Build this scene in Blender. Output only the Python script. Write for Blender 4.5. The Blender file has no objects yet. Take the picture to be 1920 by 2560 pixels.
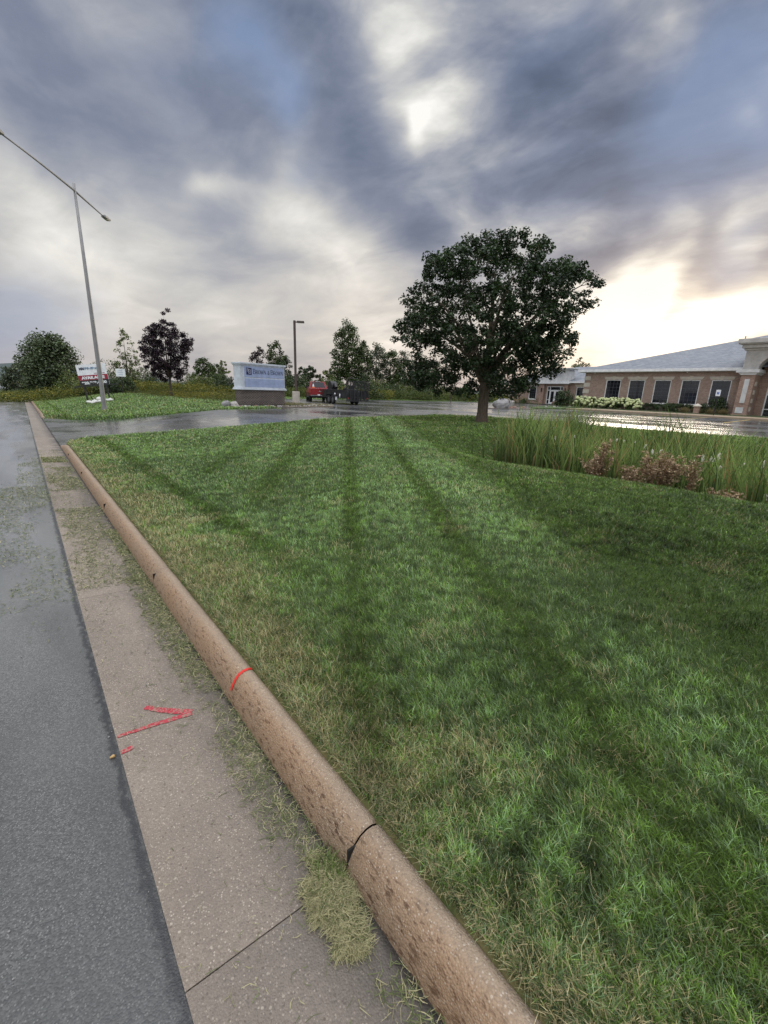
import bpy, math, random
import numpy as np
from mathutils import Vector, Matrix
rng = np.random.default_rng(7); random.seed(7)
R = math.radians
S = bpy.context.scene
COL = S.collection
# ------------------------------------------------------------------ camera
EYE = np.array([0, 0, 1.65])
CM = np.array([[0.7800087156670823, 0.14452555493597777, -0.6088503654050282],
               [-0.6249619272138528, 0.22930474994082745, -0.7462184138626717],
               [0.03176465042363365, 0.9625651643525348, 0.26918267284214653]])
cam = bpy.data.objects.new('camera', bpy.data.cameras.new('camera'))
COL.objects.link(cam); S.camera = cam
mw = Matrix([list(CM[i]) + [EYE[i]] for i in range(3)] + [[0, 0, 0, 1]])
cam.matrix_world = mw
cam.data.sensor_fit = 'HORIZONTAL'; cam.data.sensor_width = 36
cam.data.lens = 36 * 1090 / 1920.0
cam.data.clip_start = 0.05; cam.data.clip_end = 6000
S.render.resolution_x = 768; S.render.resolution_y = 1024
S.view_settings.view_transform = 'Standard'; S.view_settings.look = 'None'
S.view_settings.exposure = 0.0; S.view_settings.gamma = 1.0
S.render.film_transparent = False

def ray(px, py):
    w = CM @ np.array([px - 960.0, 1280.0 - py, -1090.0])
    return w / np.linalg.norm(w)
def bearing(px, dist, py=960):
    w = ray(px, py); h = math.hypot(w[0], w[1])
    return w[0] / h * dist, w[1] / h * dist

# ------------------------------------------------------------------ node helper
class NT:
    def __init__(s, tree): s.t = tree; s.N = tree.nodes; s.L = tree.links
    def n(s, typ, ins=None, out=0, **props):
        nd = s.N.new(typ)
        for k, v in props.items(): setattr(nd, k, v)
        for k, v in (ins or {}).items():
            sock = nd.inputs[k]
            if isinstance(v, bpy.types.NodeSocket): s.L.new(v, sock)
            else: sock.default_value = v
        return nd.outputs[out] if out is not None else nd
    def m(s, op, a, b=0.0, c=0.0, clamp=False):
        return s.n('ShaderNodeMath', {0: a, 1: b, 2: c}, operation=op, use_clamp=clamp)
    def v(s, op, a, b=(0, 0, 0), out=0, **k):
        ins = {0: a, 1: b}; ins.update(k)
        return s.n('ShaderNodeVectorMath', ins, out=out, operation=op)
    def mix(s, f, a, b, bt='MIX'):
        nd = s.N.new('ShaderNodeMix'); nd.data_type = 'RGBA'; nd.blend_type = bt; nd.clamp_factor = True
        for i, v in ((0, f), (6, a), (7, b)):
            if isinstance(v, bpy.types.NodeSocket): s.L.new(v, nd.inputs[i])
            else: nd.inputs[i].default_value = (tuple(v) + (1,)) if (i > 0 and len(v) == 3) else v
        return nd.outputs[2]
    def ramp(s, f, stops, interp='LINEAR'):
        nd = s.N.new('ShaderNodeValToRGB'); cr = nd.color_ramp; cr.interpolation = interp
        while len(cr.elements) < len(stops): cr.elements.new(0.5)
        for e, (p, c) in zip(cr.elements, stops):
            e.position = p; e.color = tuple(c) + (1,) if not isinstance(c, (int, float)) else (c, c, c, 1)
        s.L.new(f, nd.inputs[0]); return nd.outputs[0]
    def noise(s, vec, scale, detail=3, rough=0.5, out=0, dist=0.0, dim='3D'):
        return s.n('ShaderNodeTexNoise', {'Vector': vec, 'Scale': scale, 'Detail': detail, 'Roughness': rough, 'Distortion': dist}, out=out, noise_dimensions=dim)
    def mr(s, v, a, b, c=0.0, d=1.0, smooth=False):
        return s.n('ShaderNodeMapRange', {0: v, 1: a, 2: b, 3: c, 4: d}, interpolation_type='SMOOTHSTEP' if smooth else 'LINEAR')

# ------------------------------------------------------------------ world: broken evening cloud
SUN_DIR = ray(1700, 830); SUN_EL = math.asin(SUN_DIR[2]); SUN_AZ = math.atan2(SUN_DIR[0], SUN_DIR[1])
W = bpy.data.worlds.new('World'); S.world = W; W.use_nodes = True
W.node_tree.nodes.clear(); w_ = NT(W.node_tree)
def build_world():
    g = w_
    D = g.v('NORMALIZE', g.n('ShaderNodeTexCoord', out=0))
    sep = g.n('ShaderNodeSeparateXYZ', {0: D}, out=None)
    X, Y, Z = sep.outputs
    sky = g.n('ShaderNodeTexSky', sky_type='NISHITA', sun_disc=False, sun_elevation=max(SUN_EL, R(6)), sun_rotation=SUN_AZ, altitude=200, air_density=1.2, dust_density=2.0)
    zz = g.m('ADD', g.m('MAXIMUM', Z, 0.0), 0.16)
    P = g.v('DIVIDE', D, g.n('ShaderNodeCombineXYZ', {0: zz, 1: zz, 2: zz}))   # cloud deck seen in perspective
    P = g.v('MULTIPLY', P, (1, 1, 0))
    # rotate so that clouds drift along bearing 50 deg
    mp = g.n('ShaderNodeMapping', {0: P, 2: (0, 0, R(42)), 3: (1.25, 0.80, 1)}, vector_type='POINT')
    warp = g.noise(mp, 1.2, 2, 0.5, out=1)
    wv = g.v('SCALE', g.v('SUBTRACT', warp, (0.5, 0.5, 0.5)), Scale=0.9)
    mpw = g.v('ADD', mp, wv)
    n1 = g.noise(mpw, 1.35, 5, 0.50)
    n2 = g.noise(mpw, 3.6, 5, 0.58)
    Dz = g.v('ADD', g.v('MULTIPLY', D, (1, 1, 2.3)), g.v('SCALE', g.v('SUBTRACT', warp, (0.5, 0.5, 0.5)), Scale=0.22))
    n3 = g.noise(Dz, 4.6, 5, 0.55)
    # warped direction for the broad bright and dark areas of the deck
    dw = g.noise(D, 3.2, 3, 0.5, out=1)
    Dw = g.v('NORMALIZE', g.v('ADD', D, g.v('SCALE', g.v('SUBTRACT', dw, (0.5, 0.5, 0.5)), Scale=0.26)))
    def blob(px, py, r, amp):
        c = ray(px, py); k = 1.9 * (1090.0 / r) ** 2
        # angular size shrinks off axis
        off = math.hypot(px - 960, py - 1280); k *= (1 + (off / 1090) ** 2)
        d = g.v('DOT_PRODUCT', Dw, tuple(c), out=1)
        e = g.m('EXPONENT', g.m('MULTIPLY', g.m('SUBTRACT', d, 1.0), k))
        return g.m('MULTIPLY', e, amp)
    def total(lst):
        acc = None
        for b in lst:
            v = blob(*b); acc = v if acc is None else g.m('ADD', acc, v)
        return acc
    light = total(LIGHT)
    base = g.m('ADD', g.m('ADD', g.m('MULTIPLY', g.m('SUBTRACT', n1, 0.5), 0.75), g.m('MULTIPLY', g.m('SUBTRACT', n3, 0.5), 1.10)), g.m('MULTIPLY', g.m('SUBTRACT', n2, 0.5), 0.55))
    lowleft = g.mr(g.v('DOT_PRODUCT', D, tuple(ray(420, 800)), out=1), 0.80, 0.97, 1.0, 0.42, True)   # rain haze softens the deck low in the north west
    base = g.m('MULTIPLY', g.m('MULTIPLY', base, lowleft), g.mr(Z, 0.0, 0.35, 0.7, 1.0))
    lum = g.m('ADD', g.m('ADD', base, light), 0.45)
    base_ = None
    cloud = g.ramp(lum, [(0.0, (0.080, 0.108, 0.175)), (0.20, (0.125, 0.158, 0.240)), (0.38, (0.205, 0.235, 0.320)), (0.56, (0.34, 0.36, 0.42)), (0.76, (0.60, 0.60, 0.59)), (0.98, (0.98, 0.96, 0.91))])
    # blue openings
    blue = total(BLUE)
    bm = g.mr(g.m('ADD', blue, g.m('MULTIPLY', g.m('SUBTRACT', n2, 0.5), 0.5)), 0.12, 0.95)
    c2 = g.mix(g.m('MULTIPLY', bm, 0.62), cloud, (0.23, 0.325, 0.53))
    # warm low light toward the horizon
    hz = g.m('POWER', g.m('SUBTRACT', 1.0, g.m('MULTIPLY', g.m('MAXIMUM', Z, 0.0), 1.0), clamp=True), 6.5)
    wt = total(WARM)
    wf = g.m('ADD', g.m('MULTIPLY', hz, 0.55), g.m('MULTIPLY', wt, 0.8), clamp=True)
    c3 = g.mix(wf, c2, (1.09, 1.0, 0.93), 'MULTIPLY')
    c3 = g.mix(g.m('MULTIPLY', hz, 0.42), c3, (0.60, 0.54, 0.51))
    # sun glow behind the cloud edge
    glow = total(GLOW)
    gl = g.v('SCALE', (1.0, 0.94, 0.80), Scale=glow)
    c4 = g.n('ShaderNodeVectorMath', {0: c3, 1: gl}, operation='ADD')
    # blue-white sky behind the viewer and overhead, brightened out of view as added fill
    back = g.m('MULTIPLY', g.mr(g.v('DOT_PRODUCT', D, (-0.62, -0.76, 0.12), out=1), -0.25, 0.75, 0, 1, True), 1.0)
    top = g.mr(Z, 0.70, 0.95, 0, 1, True)
    bt = g.m('MAXIMUM', back, g.m('MULTIPLY', top, 1.0))
    bcol = g.mix(n1, (0.80, 0.86, 0.96), (1.20, 1.20, 1.20))
    c5 = g.mix(back, c4, bcol); c5 = g.mix(top, c5, (3.1, 3.15, 3.3))
    # keep a share of the physical sky
    sk = g.v('SCALE', sky, Scale=0.008)
    c6 = g.n('ShaderNodeVectorMath', {0: c5, 1: sk}, operation='ADD')
    c7 = g.mix(g.mr(Z, -0.02, -0.2), c6, (0.12, 0.13, 0.10))
    bg = g.n('ShaderNodeBackground', {0: c7, 1: 1.0})
    out = g.N.new('ShaderNodeOutputWorld'); g.L.new(bg, out.inputs[0])
LIGHT = [(1000, 70, 120, .36), (920, 130, 90, .14), (1085, 265, 45, .30), (1130, 330, 110, .24), (720, 490, 90, .40), (620, 470, 60, .10), (820, 590, 80, .24), (900, 620, 80, .12), (500, 410, 50, .28), (560, 430, 40, .16), (250, 330, 150, .05), (700, 330, 70, .14), (350, 130, 150, .03),
         (1630, 110, 80, .36), (1500, 40, 60, .14), (1260, 330, 90, .24), (1200, 180, 90, .22), (1880, 250, 35, .25), (1690, 505, 60, .32), (1850, 500, 60, .36), (1190, 545, 70, .32), (1330, 560, 70, .20), (1420, 530, 50, .2), (1890, 600, 45, .42),
         (1620, 690, 85, .60), (1500, 650, 55, .28), (1530, 820, 120, .66), (1750, 880, 110, .70), (1900, 800, 70, .6), (1250, 850, 130, .36), (950, 860, 140, .36), (700, 810, 150, .24), (300, 900, 160, .12), (1780, 630, 80, .14), (1400, 860, 100, .2), (880, 710, 70, .2), (1000, 660, 70, .16), (560, 850, 120, .18),
         (850, 190, 90, -.18), (860, 390, 100, -.16), (1450, 430, 150, -.34), (1200, 450, 120, -.20), (1750, 350, 130, -.34), (1350, 200, 90, -.16), (1560, 300, 110, -.26), (1600, 560, 60, -.12), (1650, 630, 80, .30), (1800, 740, 90, .45), (1450, 700, 80, .25), (620, 300, 120, -.10), (1700, 750, 60, -.22), (1830, 665, 50, -.24), (1900, 690, 60, -.16), (1760, 610, 50, -.10), (1850, 160, 90, -.10), (1400, 640, 60, -.14),
         (450, 560, 200, .06), (150, 700, 220, .16), (380, 700, 180, .10), (60, 500, 150, .08), (200, 880, 160, .10), (150, 250, 150, -.10), (300, 420, 120, -.06), (600, 650, 140, -.04), (1450, 610, 60, -.18), (100, 600, 180, .08), (50, 430, 120, .12), (950, 500, 90, -.12), (1050, 590, 60, -.1)]
BLUE = [(620, 60, 90, .7), (690, 190, 60, .6), (540, 20, 80, .4), (740, 380, 60, .3), (1870, 90, 130, .9), (1900, 270, 100, .8), (1730, 180, 60, .4), (1650, 400, 130, .45), (1400, 440, 130, .25), (1880, 540, 60, .6), (1860, 660, 50, .6), (400, 120, 120, .25), (20, 820, 150, .8), (150, 820, 110, .3), (1700, 270, 110, .5), (1350, 120, 110, .3), (60, 150, 120, .2), (1100, 480, 120, .2)]
WARM = [(850, 880, 240, .5), (1250, 860, 140, .2), (300, 880, 140, .3), (950, 700, 150, .15), (1100, 860, 150, .3)]
GLOW = [(1650, 850, 110, .28), (1500, 780, 70, .12), (1820, 830, 90, .16), (1240, 850, 90, .06)]
build_world()
W.cycles.sampling_method = 'MANUAL'; W.cycles.sample_map_resolution = 1024
sl = bpy.data.lights.new('sun', 'SUN'); sl.energy = 1.1; sl.angle = R(14); sl.color = (1.0, 0.86, 0.68)
sun = bpy.data.objects.new('sun', sl); COL.objects.link(sun)
sd = Vector((math.sin(SUN_AZ) * math.cos(R(11)), math.cos(SUN_AZ) * math.cos(R(11)), math.sin(R(11))))
sun.rotation_euler = sd.to_track_quat('Z', 'Y').to_euler()

# ------------------------------------------------------------------ materials
MATS = {}
def mat(name, color, rough=0.6, metal=0.0, spec=0.5, trans=0.0):
    if name in MATS: return MATS[name]
    m = bpy.data.materials.new(name); m.use_nodes = True; g = NT(m.node_tree)
    b = m.node_tree.nodes['Principled BSDF']
    oc = g.n('ShaderNodeTexCoord', out=3)
    nz = g.noise(oc, 3.0, 4, 0.6)
    c = g.mix(g.mr(nz, 0.3, 0.7), [x * 0.82 for x in color], [min(1, x * 1.12) for x in color])
    g.L.new(c, b.inputs['Base Color'])
    b.inputs['Roughness'].default_value = rough; b.inputs['Metallic'].default_value = metal
    b.inputs['Specular IOR Level'].default_value = spec
    MATS[name] = m; return m
def attr_mat(name, trans=0.35, rough=0.55, spec=0.3, gain=1.0):
    m = bpy.data.materials.new(name); m.use_nodes = True; g = NT(m.node_tree); N = g.N
    b = N['Principled BSDF']
    a = g.n('ShaderNodeAttribute', attribute_name='Col')
    b.inputs['Roughness'].default_value = rough; b.inputs['Specular IOR Level'].default_value = spec
    g.L.new(a, b.inputs['Base Color'])
    tr = g.n('ShaderNodeBsdfTranslucent', {0: g.mix(1.0, a, (1.1, 1.2, 0.7), 'MULTIPLY')})
    ms = g.n('ShaderNodeMixShader', {0: trans, 1: b.outputs[0], 2: tr})
    g.L.new(ms, N['Material Output'].inputs[0]); return m
M_grass = attr_mat('grass_blades', 0.30, 0.38, 0.5)
M_leaf = attr_mat('leaves', 0.22, 0.5, 0.35)
M_weed = attr_mat('weeds', 0.25, 0.6, 0.2)

def ground_mat():
    m = bpy.data.materials.new('turf'); m.use_nodes = True; g = NT(m.node_tree); b = g.N['Principled BSDF']
    p = g.n('ShaderNodeNewGeometry', out=0)
    a = g.noise(p, 0.9, 6, 0.6); f = g.noise(p, 14, 4, 0.7); big = g.noise(p, 0.07, 3, 0.5)
    c = g.ramp(a, [(0.3, (0.022, 0.040, 0.010)), (0.5, (0.038, 0.064, 0.016)), (0.7, (0.062, 0.092, 0.026))])
    farg = g.mr(g.v('LENGTH', p, out=1), 24, 48, 0, 1, True); c = g.mix(farg, c, (0.095, 0.15, 0.035))  # near turf stays darker, shade between blades put into its colour
    c = g.mix(g.mr(f, 0.35, 0.75), c, (0.040, 0.062, 0.018))
    sp = g.n('ShaderNodeSeparateXYZ', {0: p}, out=None)
    far = g.mr(sp.outputs[1], 46, 62, 0, 1, True)
    c = g.mix(g.m('MULTIPLY', far, g.mr(big, 0.35, 0.65)), c, (0.12, 0.125, 0.035))
    # dry strip beside the kerb
    dry = g.m('MULTIPLY', g.mr(sp.outputs[0], 1.75, 0.8, 0, 1, True), g.mr(f, 0.3, 0.6))
    c = g.mix(g.m('MULTIPLY', dry, 0.7), c, (0.16, 0.125, 0.06))
    g.L.new(c, b.inputs['Base Color']); b.inputs['Roughness'].default_value = 0.9; b.inputs['Specular IOR Level'].default_value = 0.1
    bp = g.n('ShaderNodeBump', {'Height': f, 'Strength': 0.6, 'Distance': 0.03}); g.L.new(bp, b.inputs['Normal'])
    return m
M_ground = ground_mat()

def concrete_mat(name, tint, stain):
    m = bpy.data.materials.new(name); m.use_nodes = True; g = NT(m.node_tree); b = g.N['Principled BSDF']
    p = g.n('ShaderNodeNewGeometry', out=0); sp = g.n('ShaderNodeSeparateXYZ', {0: p}, out=None)
    big = g.noise(p, 1.6, 5, 0.6); fine = g.noise(p, 120, 3, 0.7)
    vo = g.n('ShaderNodeTexVoronoi', {'Vector': p, 'Scale': 150.0, 'Randomness': 1.0}, out=None)
    vo2 = g.n('ShaderNodeTexVoronoi', {'Vector': p, 'Scale': 80.0}, out=None)
    c = g.mix(g.mr(big, 0.3, 0.7), [x * 0.72 for x in tint], [x * 1.1 for x in tint])
    rnd = g.n('ShaderNodeSeparateColor', {0: vo.outputs['Color']}, out=None)
    c = g.mix(g.mr(rnd.outputs[0], 0.0, 1.0, 0.0, 0.55), c, [x * 0.55 for x in tint])
    peb = g.m('MULTIPLY', g.m('GREATER_THAN', rnd.outputs[1], 0.80), g.m('LESS_THAN', vo.outputs['Distance'], 0.42))
    c = g.mix(g.m('MULTIPLY', peb, g.mr(rnd.outputs[2], 0, 1, 0.2, 0.9)), c, (0.56, 0.48, 0.39))
    r2 = g.n('ShaderNodeSeparateColor', {0: vo2.outputs['Color']}, out=None)
    peb2 = g.m('MULTIPLY', g.m('GREATER_THAN', r2.outputs[1], 0.93), g.m('LESS_THAN', vo2.outputs['Distance'], 0.33))
    c = g.mix(g.m('MULTIPLY', peb2, g.mr(r2.outputs[2], 0, 1, 0.1, 0.75)), c, (0.58, 0.50, 0.40))
    dk = g.m('MULTIPLY', g.m('LESS_THAN', r2.outputs[0], 0.10), g.m('LESS_THAN', vo2.outputs['Distance'], 0.35))
    c = g.mix(g.m('MULTIPLY', dk, 0.6), c, (0.12, 0.085, 0.065))
    c = g.mix(g.mr(fine, 0.5, 0.8, 0, 0.5), c, (0.10, 0.08, 0.065))
    if stain == 'kerb':
        st = g.noise(g.v('MULTIPLY', p, (80, 22, 60)), 1.0, 5, 0.65)
        low = g.mr(sp.outputs[0], 0.765, 0.70, 0, 1, True)
        sm = g.m('MULTIPLY', g.mr(st, 0.53, 0.62, 0, 1), low)
        sm = g.m('MULTIPLY', sm, g.mr(g.noise(g.v('MULTIPLY', p, (5, 3, 5)), 1.0, 3, 0.6), 0.26, 0.48))
        c = g.mix(g.m('MULTIPLY', sm, 0.95), c, (0.042, 0.022, 0.013))
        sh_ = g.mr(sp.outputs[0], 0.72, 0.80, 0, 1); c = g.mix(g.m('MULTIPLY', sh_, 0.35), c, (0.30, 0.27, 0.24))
        c = g.mix(g.m('MULTIPLY', low, g.mr(big, 0.35, 0.7, 0.15, 0.6)), c, (0.25, 0.135, 0.065))
    else:
        damp = g.m('MULTIPLY', g.m('ADD', g.mr(sp.outputs[0], 0.36, 0.60, 0, 1, True), g.mr(sp.outputs[0], 0.60, 0.65, 0, .5)), g.mr(g.noise(p, 3.0, 4, 0.6), 0.30, 0.50))
        c = g.mix(g.m('MULTIPLY', damp, 0.66), c, (0.060, 0.052, 0.044))
        pt = g.noise(g.v('MULTIPLY', p, (2.2, 0.9, 1)), 1.0, 4, 0.6)
        c = g.mix(g.mr(pt, 0.5, 0.72, 0, 0.35), c, (0.13, 0.11, 0.095))
        slab = g.n('ShaderNodeTexWhiteNoise', {'W': g.m('FLOOR', g.m('DIVIDE', g.m('SUBTRACT', sp.outputs[1], 0.96), 3.04))}, noise_dimensions='1D'); c = g.mix(g.mr(slab, 0, 1, 0, 0.28), c, (0.11, 0.09, 0.075)); c = g.mix(g.m('MULTIPLY', g.m('LESS_THAN', sp.outputs[1], 0.96), 0.32), c, (0.075, 0.066, 0.060))
        seam = g.mr(g.m('ADD', sp.outputs[0], g.m('MULTIPLY', g.m('SUBTRACT', g.noise(p, 14, 4, 0.7), 0.5), 0.05)), 0.625, 0.650, 0, 1); c = g.mix(g.m('MULTIPLY', seam, 0.9), c, (0.022, 0.018, 0.014))
    g.L.new(c, b.inputs['Base Color'])
    far = g.mr(sp.outputs[1], 7, 26, 0.72, 0.42)
    g.L.new(far, b.inputs['Roughness'])
    h = g.m('ADD', g.m('MULTIPLY', fine, 0.6), g.m('MULTIPLY', vo.outputs['Distance'], -0.7))
    bp = g.n('ShaderNodeBump', {'Height': h, 'Strength': 0.9, 'Distance': 0.005}); g.L.new(bp, b.inputs['Normal'])
    return m
M_gutter = concrete_mat('gutter_concrete', (0.325, 0.268, 0.215), 'pan')
M_kerb = concrete_mat('kerb_concrete', (0.40, 0.285, 0.185), 'kerb')
M_conc = concrete_mat('plain_concrete', (0.36, 0.32, 0.27), 'none')

def asphalt_mat(name, wet, kind):
    m = bpy.data.materials.new(name); m.use_nodes = True; g = NT(m.node_tree); b = g.N['Principled BSDF']
    p = g.n('ShaderNodeNewGeometry', out=0); sp = g.n('ShaderNodeSeparateXYZ', {0: p}, out=None)
    vo = g.n('ShaderNodeTexVoronoi', {'Vector': p, 'Scale': 175.0 if kind == 'road' else 130.0}, out=None)
    rc = g.n('ShaderNodeSeparateColor', {0: vo.outputs['Color']}, out=None)
    big = g.noise(p, 0.8, 5, 0.6); fine = g.noise(p, 60, 3, 0.7)
    c = g.mix(g.m('POWER', rc.outputs[0], 1.6), (0.030, 0.032, 0.032), (0.17, 0.168, 0.160)) if kind == 'road' else g.mix(rc.outputs[0], (0.036, 0.038, 0.038), (0.12, 0.122, 0.118))
    st = g.m('MULTIPLY', g.m('GREATER_THAN', rc.outputs[1], 0.86), g.m('LESS_THAN', vo.outputs['Distance'], 0.45))
    c = g.mix(g.m('MULTIPLY', st, 0.8), c, (0.34, 0.335, 0.31))
    c = g.mix(g.mr(big, 0.35, 0.7, 0, 0.5), c, (0.034, 0.036, 0.038))
    if kind == 'road':
        # wetness grows down the street; puddle film along the wheel path
        pn = g.noise(g.v('MULTIPLY', p, (1.5, 0.35, 1)), 1.0, 4, 0.55)
        film = g.m('MULTIPLY', g.mr(sp.outputs[1], 2.6, 7, 0, 1, True), g.mr(pn, 0.28, 0.48))
        edge = g.mr(sp.outputs[0], 0.16, -0.25, 0, 1, True)
        film = g.m('MULTIPLY', film, edge)
        far = g.mr(sp.outputs[1], 14, 26, 0, 1, True)
        film = g.m('MAXIMUM', film, g.m('MULTIPLY', far, g.mr(pn, 0.3, 0.5)))
        rough = g.mr(film, 0, 1, 0.46, 0.13)
        bs = g.mr(film, 0, 1, 0.45, 0.05)
        lit = g.mr(big, 0.3, 0.7, 0.02, 0.12)
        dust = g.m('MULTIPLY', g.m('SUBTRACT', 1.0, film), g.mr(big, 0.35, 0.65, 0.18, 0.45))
        c = g.mix(dust, c, (0.15, 0.15, 0.138)); c = g.mix(g.m('MULTIPLY', g.mr(sp.outputs[1], 1.6, 5.5, 0, 1, True), 0.5), c, (0.25, 0.25, 0.238)); patch = g.noise(g.v('MULTIPLY', p, (1.8, 0.5, 1)), 1.0, 3, 0.5); c = g.mix(g.mr(patch, 0.45, 0.65, 0, 0.45), c, (0.040, 0.042, 0.042)); c = g.mix(g.mr(sp.outputs[1], 2.2, 0.9, 0, 0.45), c, (0.040, 0.042, 0.045))  # sky sheen painted as paler base colour down the street; near end darkened
        crk = g.mr(g.m('ABSOLUTE', g.m('ADD', g.m('SUBTRACT', sp.outputs[0], 0.098), g.m('MULTIPLY', g.m('SUBTRACT', g.noise(p, 16, 5, 0.8), 0.5), 0.11))), 0.006, 0.030, 1, 0)
        c = g.mix(g.m('MULTIPLY', crk, 0.8), c, (0.016, 0.017, 0.018))
    else:
        pn = g.noise(g.v('MULTIPLY', p, (0.22, 0.22, 1)), 1.0, 5, 0.62)
        streak = g.noise(g.v('MULTIPLY', p, (0.5, 0.12, 1)), 1.0, 3, 0.5)
        film = g.mr(g.m('ADD', g.m('MULTIPLY', pn, 0.6), g.m('MULTIPLY', streak, 0.4)), 0.36, 0.56)
        rough = g.mr(film, 0, 1, 0.42, 0.10)
        bs = g.mr(film, 0, 1, 0.5, 0.05)
        c = g.mix(g.m('SUBTRACT', 1.0, film), c, (0.10, 0.10, 0.10))
        # sealed cracks and seams
        cr = g.n('ShaderNodeTexVoronoi', {'Vector': g.v('ADD', g.v('MULTIPLY', p, (0.16, 0.16, 0)), g.v('SCALE', g.noise(p, 0.5, 3, 0.5, out=1), Scale=0.25)), 'Scale': 1.0}, feature='DISTANCE_TO_EDGE')
        ck = g.mr(cr, 0.004, 0.012, 1, 0)
        c = g.mix(g.m('MULTIPLY', ck, 0.8), c, (0.012, 0.012, 0.013))
    g.L.new(c, b.inputs['Base Color']); g.L.new(rough, b.inputs['Roughness'])
    b.inputs['Specular IOR Level'].default_value = 0.5
    h = g.m('ADD', g.m('MULTIPLY', vo.outputs['Distance'], -0.7), g.m('MULTIPLY', fine, 0.5))
    bp = g.n('ShaderNodeBump', {'Height': h, 'Strength': bs, 'Distance': 0.0035}); g.L.new(bp, b.inputs['Normal'])
    return m
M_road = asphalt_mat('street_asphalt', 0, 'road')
M_lot = asphalt_mat('wet_asphalt', 1, 'lot')

def brick_mat(name, c1, c2, mortar, sc=1.0):
    m = bpy.data.materials.new(name); m.use_nodes = True; g = NT(m.node_tree); b = g.N['Principled BSDF']
    p = g.n('ShaderNodeTexCoord', out=3); sp = g.n('ShaderNodeSeparateXYZ', {0: p}, out=None)
    uv = g.n('ShaderNodeCombineXYZ', {0: g.m('ADD', sp.outputs[0], sp.outputs[1]), 1: sp.outputs[2], 2: 0.0})
    bt = g.n('ShaderNodeTexBrick', {'Vector': uv, 'Color1': tuple(c1) + (1,), 'Color2': tuple(c2) + (1,), 'Mortar': tuple(mortar) + (1,), 'Scale': 1.0, 'Mortar Size': 0.010 * sc, 'Bias': 0.0, 'Brick Width': 0.21 * sc, 'Row Height': 0.075 * sc}, out=None)
    nz = g.noise(p, 1.1, 5, 0.65); n2 = g.noise(p, 9, 3, 0.6)
    c = g.mix(g.mr(nz, 0.3, 0.7, 0, 0.45), bt.outputs[0], [x * 0.6 for x in c1], 'MIX')
    c = g.mix(g.mr(n2, 0.45, 0.8, 0, 0.4), c, [min(1, x * 1.35) for x in c2])
    g.L.new(c, b.inputs['Base Color']); b.inputs['Roughness'].default_value = 0.82
    bp = g.n('ShaderNodeBump', {'Height': bt.outputs[1], 'Strength': 0.5, 'Distance': -0.008}); g.L.new(bp, b.inputs['Normal'])
    return m
M_brick = brick_mat('building_brick', (0.25, 0.155, 0.118), (0.42, 0.30, 0.235), (0.36, 0.31, 0.27))
M_brick2 = brick_mat('sign_brick', (0.030, 0.024, 0.026), (0.085, 0.052, 0.046), (0.42, 0.37, 0.33), 1.0)
M_brick3 = brick_mat('pier_brick', (0.26, 0.145, 0.11), (0.42, 0.28, 0.21), (0.38, 0.33, 0.28))

def shingle_mat():
    m = bpy.data.materials.new('roof_shingles'); m.use_nodes = True; g = NT(m.node_tree); b = g.N['Principled BSDF']
    p = g.n('ShaderNodeTexCoord', out=3); sp = g.n('ShaderNodeSeparateXYZ', {0: p}, out=None)
    uv = g.n('ShaderNodeCombineXYZ', {0: sp.outputs[1], 1: g.m('MULTIPLY', sp.outputs[2], 2.0), 2: 0.0})
    bt = g.n('ShaderNodeTexBrick', {'Vector': uv, 'Color1': (0.15, 0.165, 0.19, 1), 'Color2': (0.23, 0.245, 0.27, 1), 'Mortar': (0.10, 0.11, 0.13, 1), 'Scale': 1.0, 'Mortar Size': 0.015, 'Brick Width': 0.45, 'Row Height': 0.25}, out=0)
    nz = g.noise(p, 2.4, 5, 0.7)
    c = g.mix(g.mr(nz, 0.35, 0.7, 0, 0.6), bt, (0.27, 0.285, 0.31))
    g.L.new(c, b.inputs['Base Color']); b.inputs['Roughness'].default_value = 0.75
    return m
M_shingle = shingle_mat()
def glass_mat(name='window_glass'):
    m = bpy.data.materials.new(name); m.use_nodes = True; g = NT(m.node_tree); b = g.N['Principled BSDF']
    p = g.n('ShaderNodeTexCoord', out=3)
    c = g.mix(g.noise(p, 1.3, 3, 0.5), (0.004, 0.005, 0.008), (0.018, 0.020, 0.028))
    g.L.new(c, b.inputs['Base Color']); b.inputs['Roughness'].default_value = 0.05
    b.inputs['Specular IOR Level'].default_value = 0.5
    bp = g.n('ShaderNodeBump', {'Height': g.noise(p, 2.0, 2, 0.5), 'Strength': 0.05, 'Distance': 0.02}); g.L.new(bp, b.inputs['Normal'])
    return m
M_glass = glass_mat()
def bark_mat(name, c1, c2):
    m = bpy.data.materials.new(name); m.use_nodes = True; g = NT(m.node_tree); b = g.N['Principled BSDF']
    p = g.n('ShaderNodeTexCoord', out=3)
    n1 = g.noise(g.v('MULTIPLY', p, (22, 22, 4)), 1.0, 5, 0.7)
    c = g.mix(g.mr(n1, 0.3, 0.7), c1, c2)
    g.L.new(c, b.inputs['Base Color']); b.inputs['Roughness'].default_value = 0.9
    bp = g.n('ShaderNodeBump', {'Height': n1, 'Strength': 0.8, 'Distance': 0.03}); g.L.new(bp, b.inputs['Normal'])
    return m
M_bark = bark_mat('maple_bark', (0.055, 0.042, 0.030), (0.19, 0.145, 0.105))
M_bark2 = bark_mat('dark_bark', (0.05, 0.040, 0.032), (0.13, 0.10, 0.08))
M_white = mat('white_paint', (0.80, 0.80, 0.80), 0.5)
M_stucco = mat('white_stucco', (0.60, 0.60, 0.60), 0.9)
M_cream = mat('cream_stone', (0.52, 0.47, 0.40), 0.85)
M_signblue = mat('sign_panel_paint', (0.36, 0.43, 0.64), 0.55)
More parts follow.
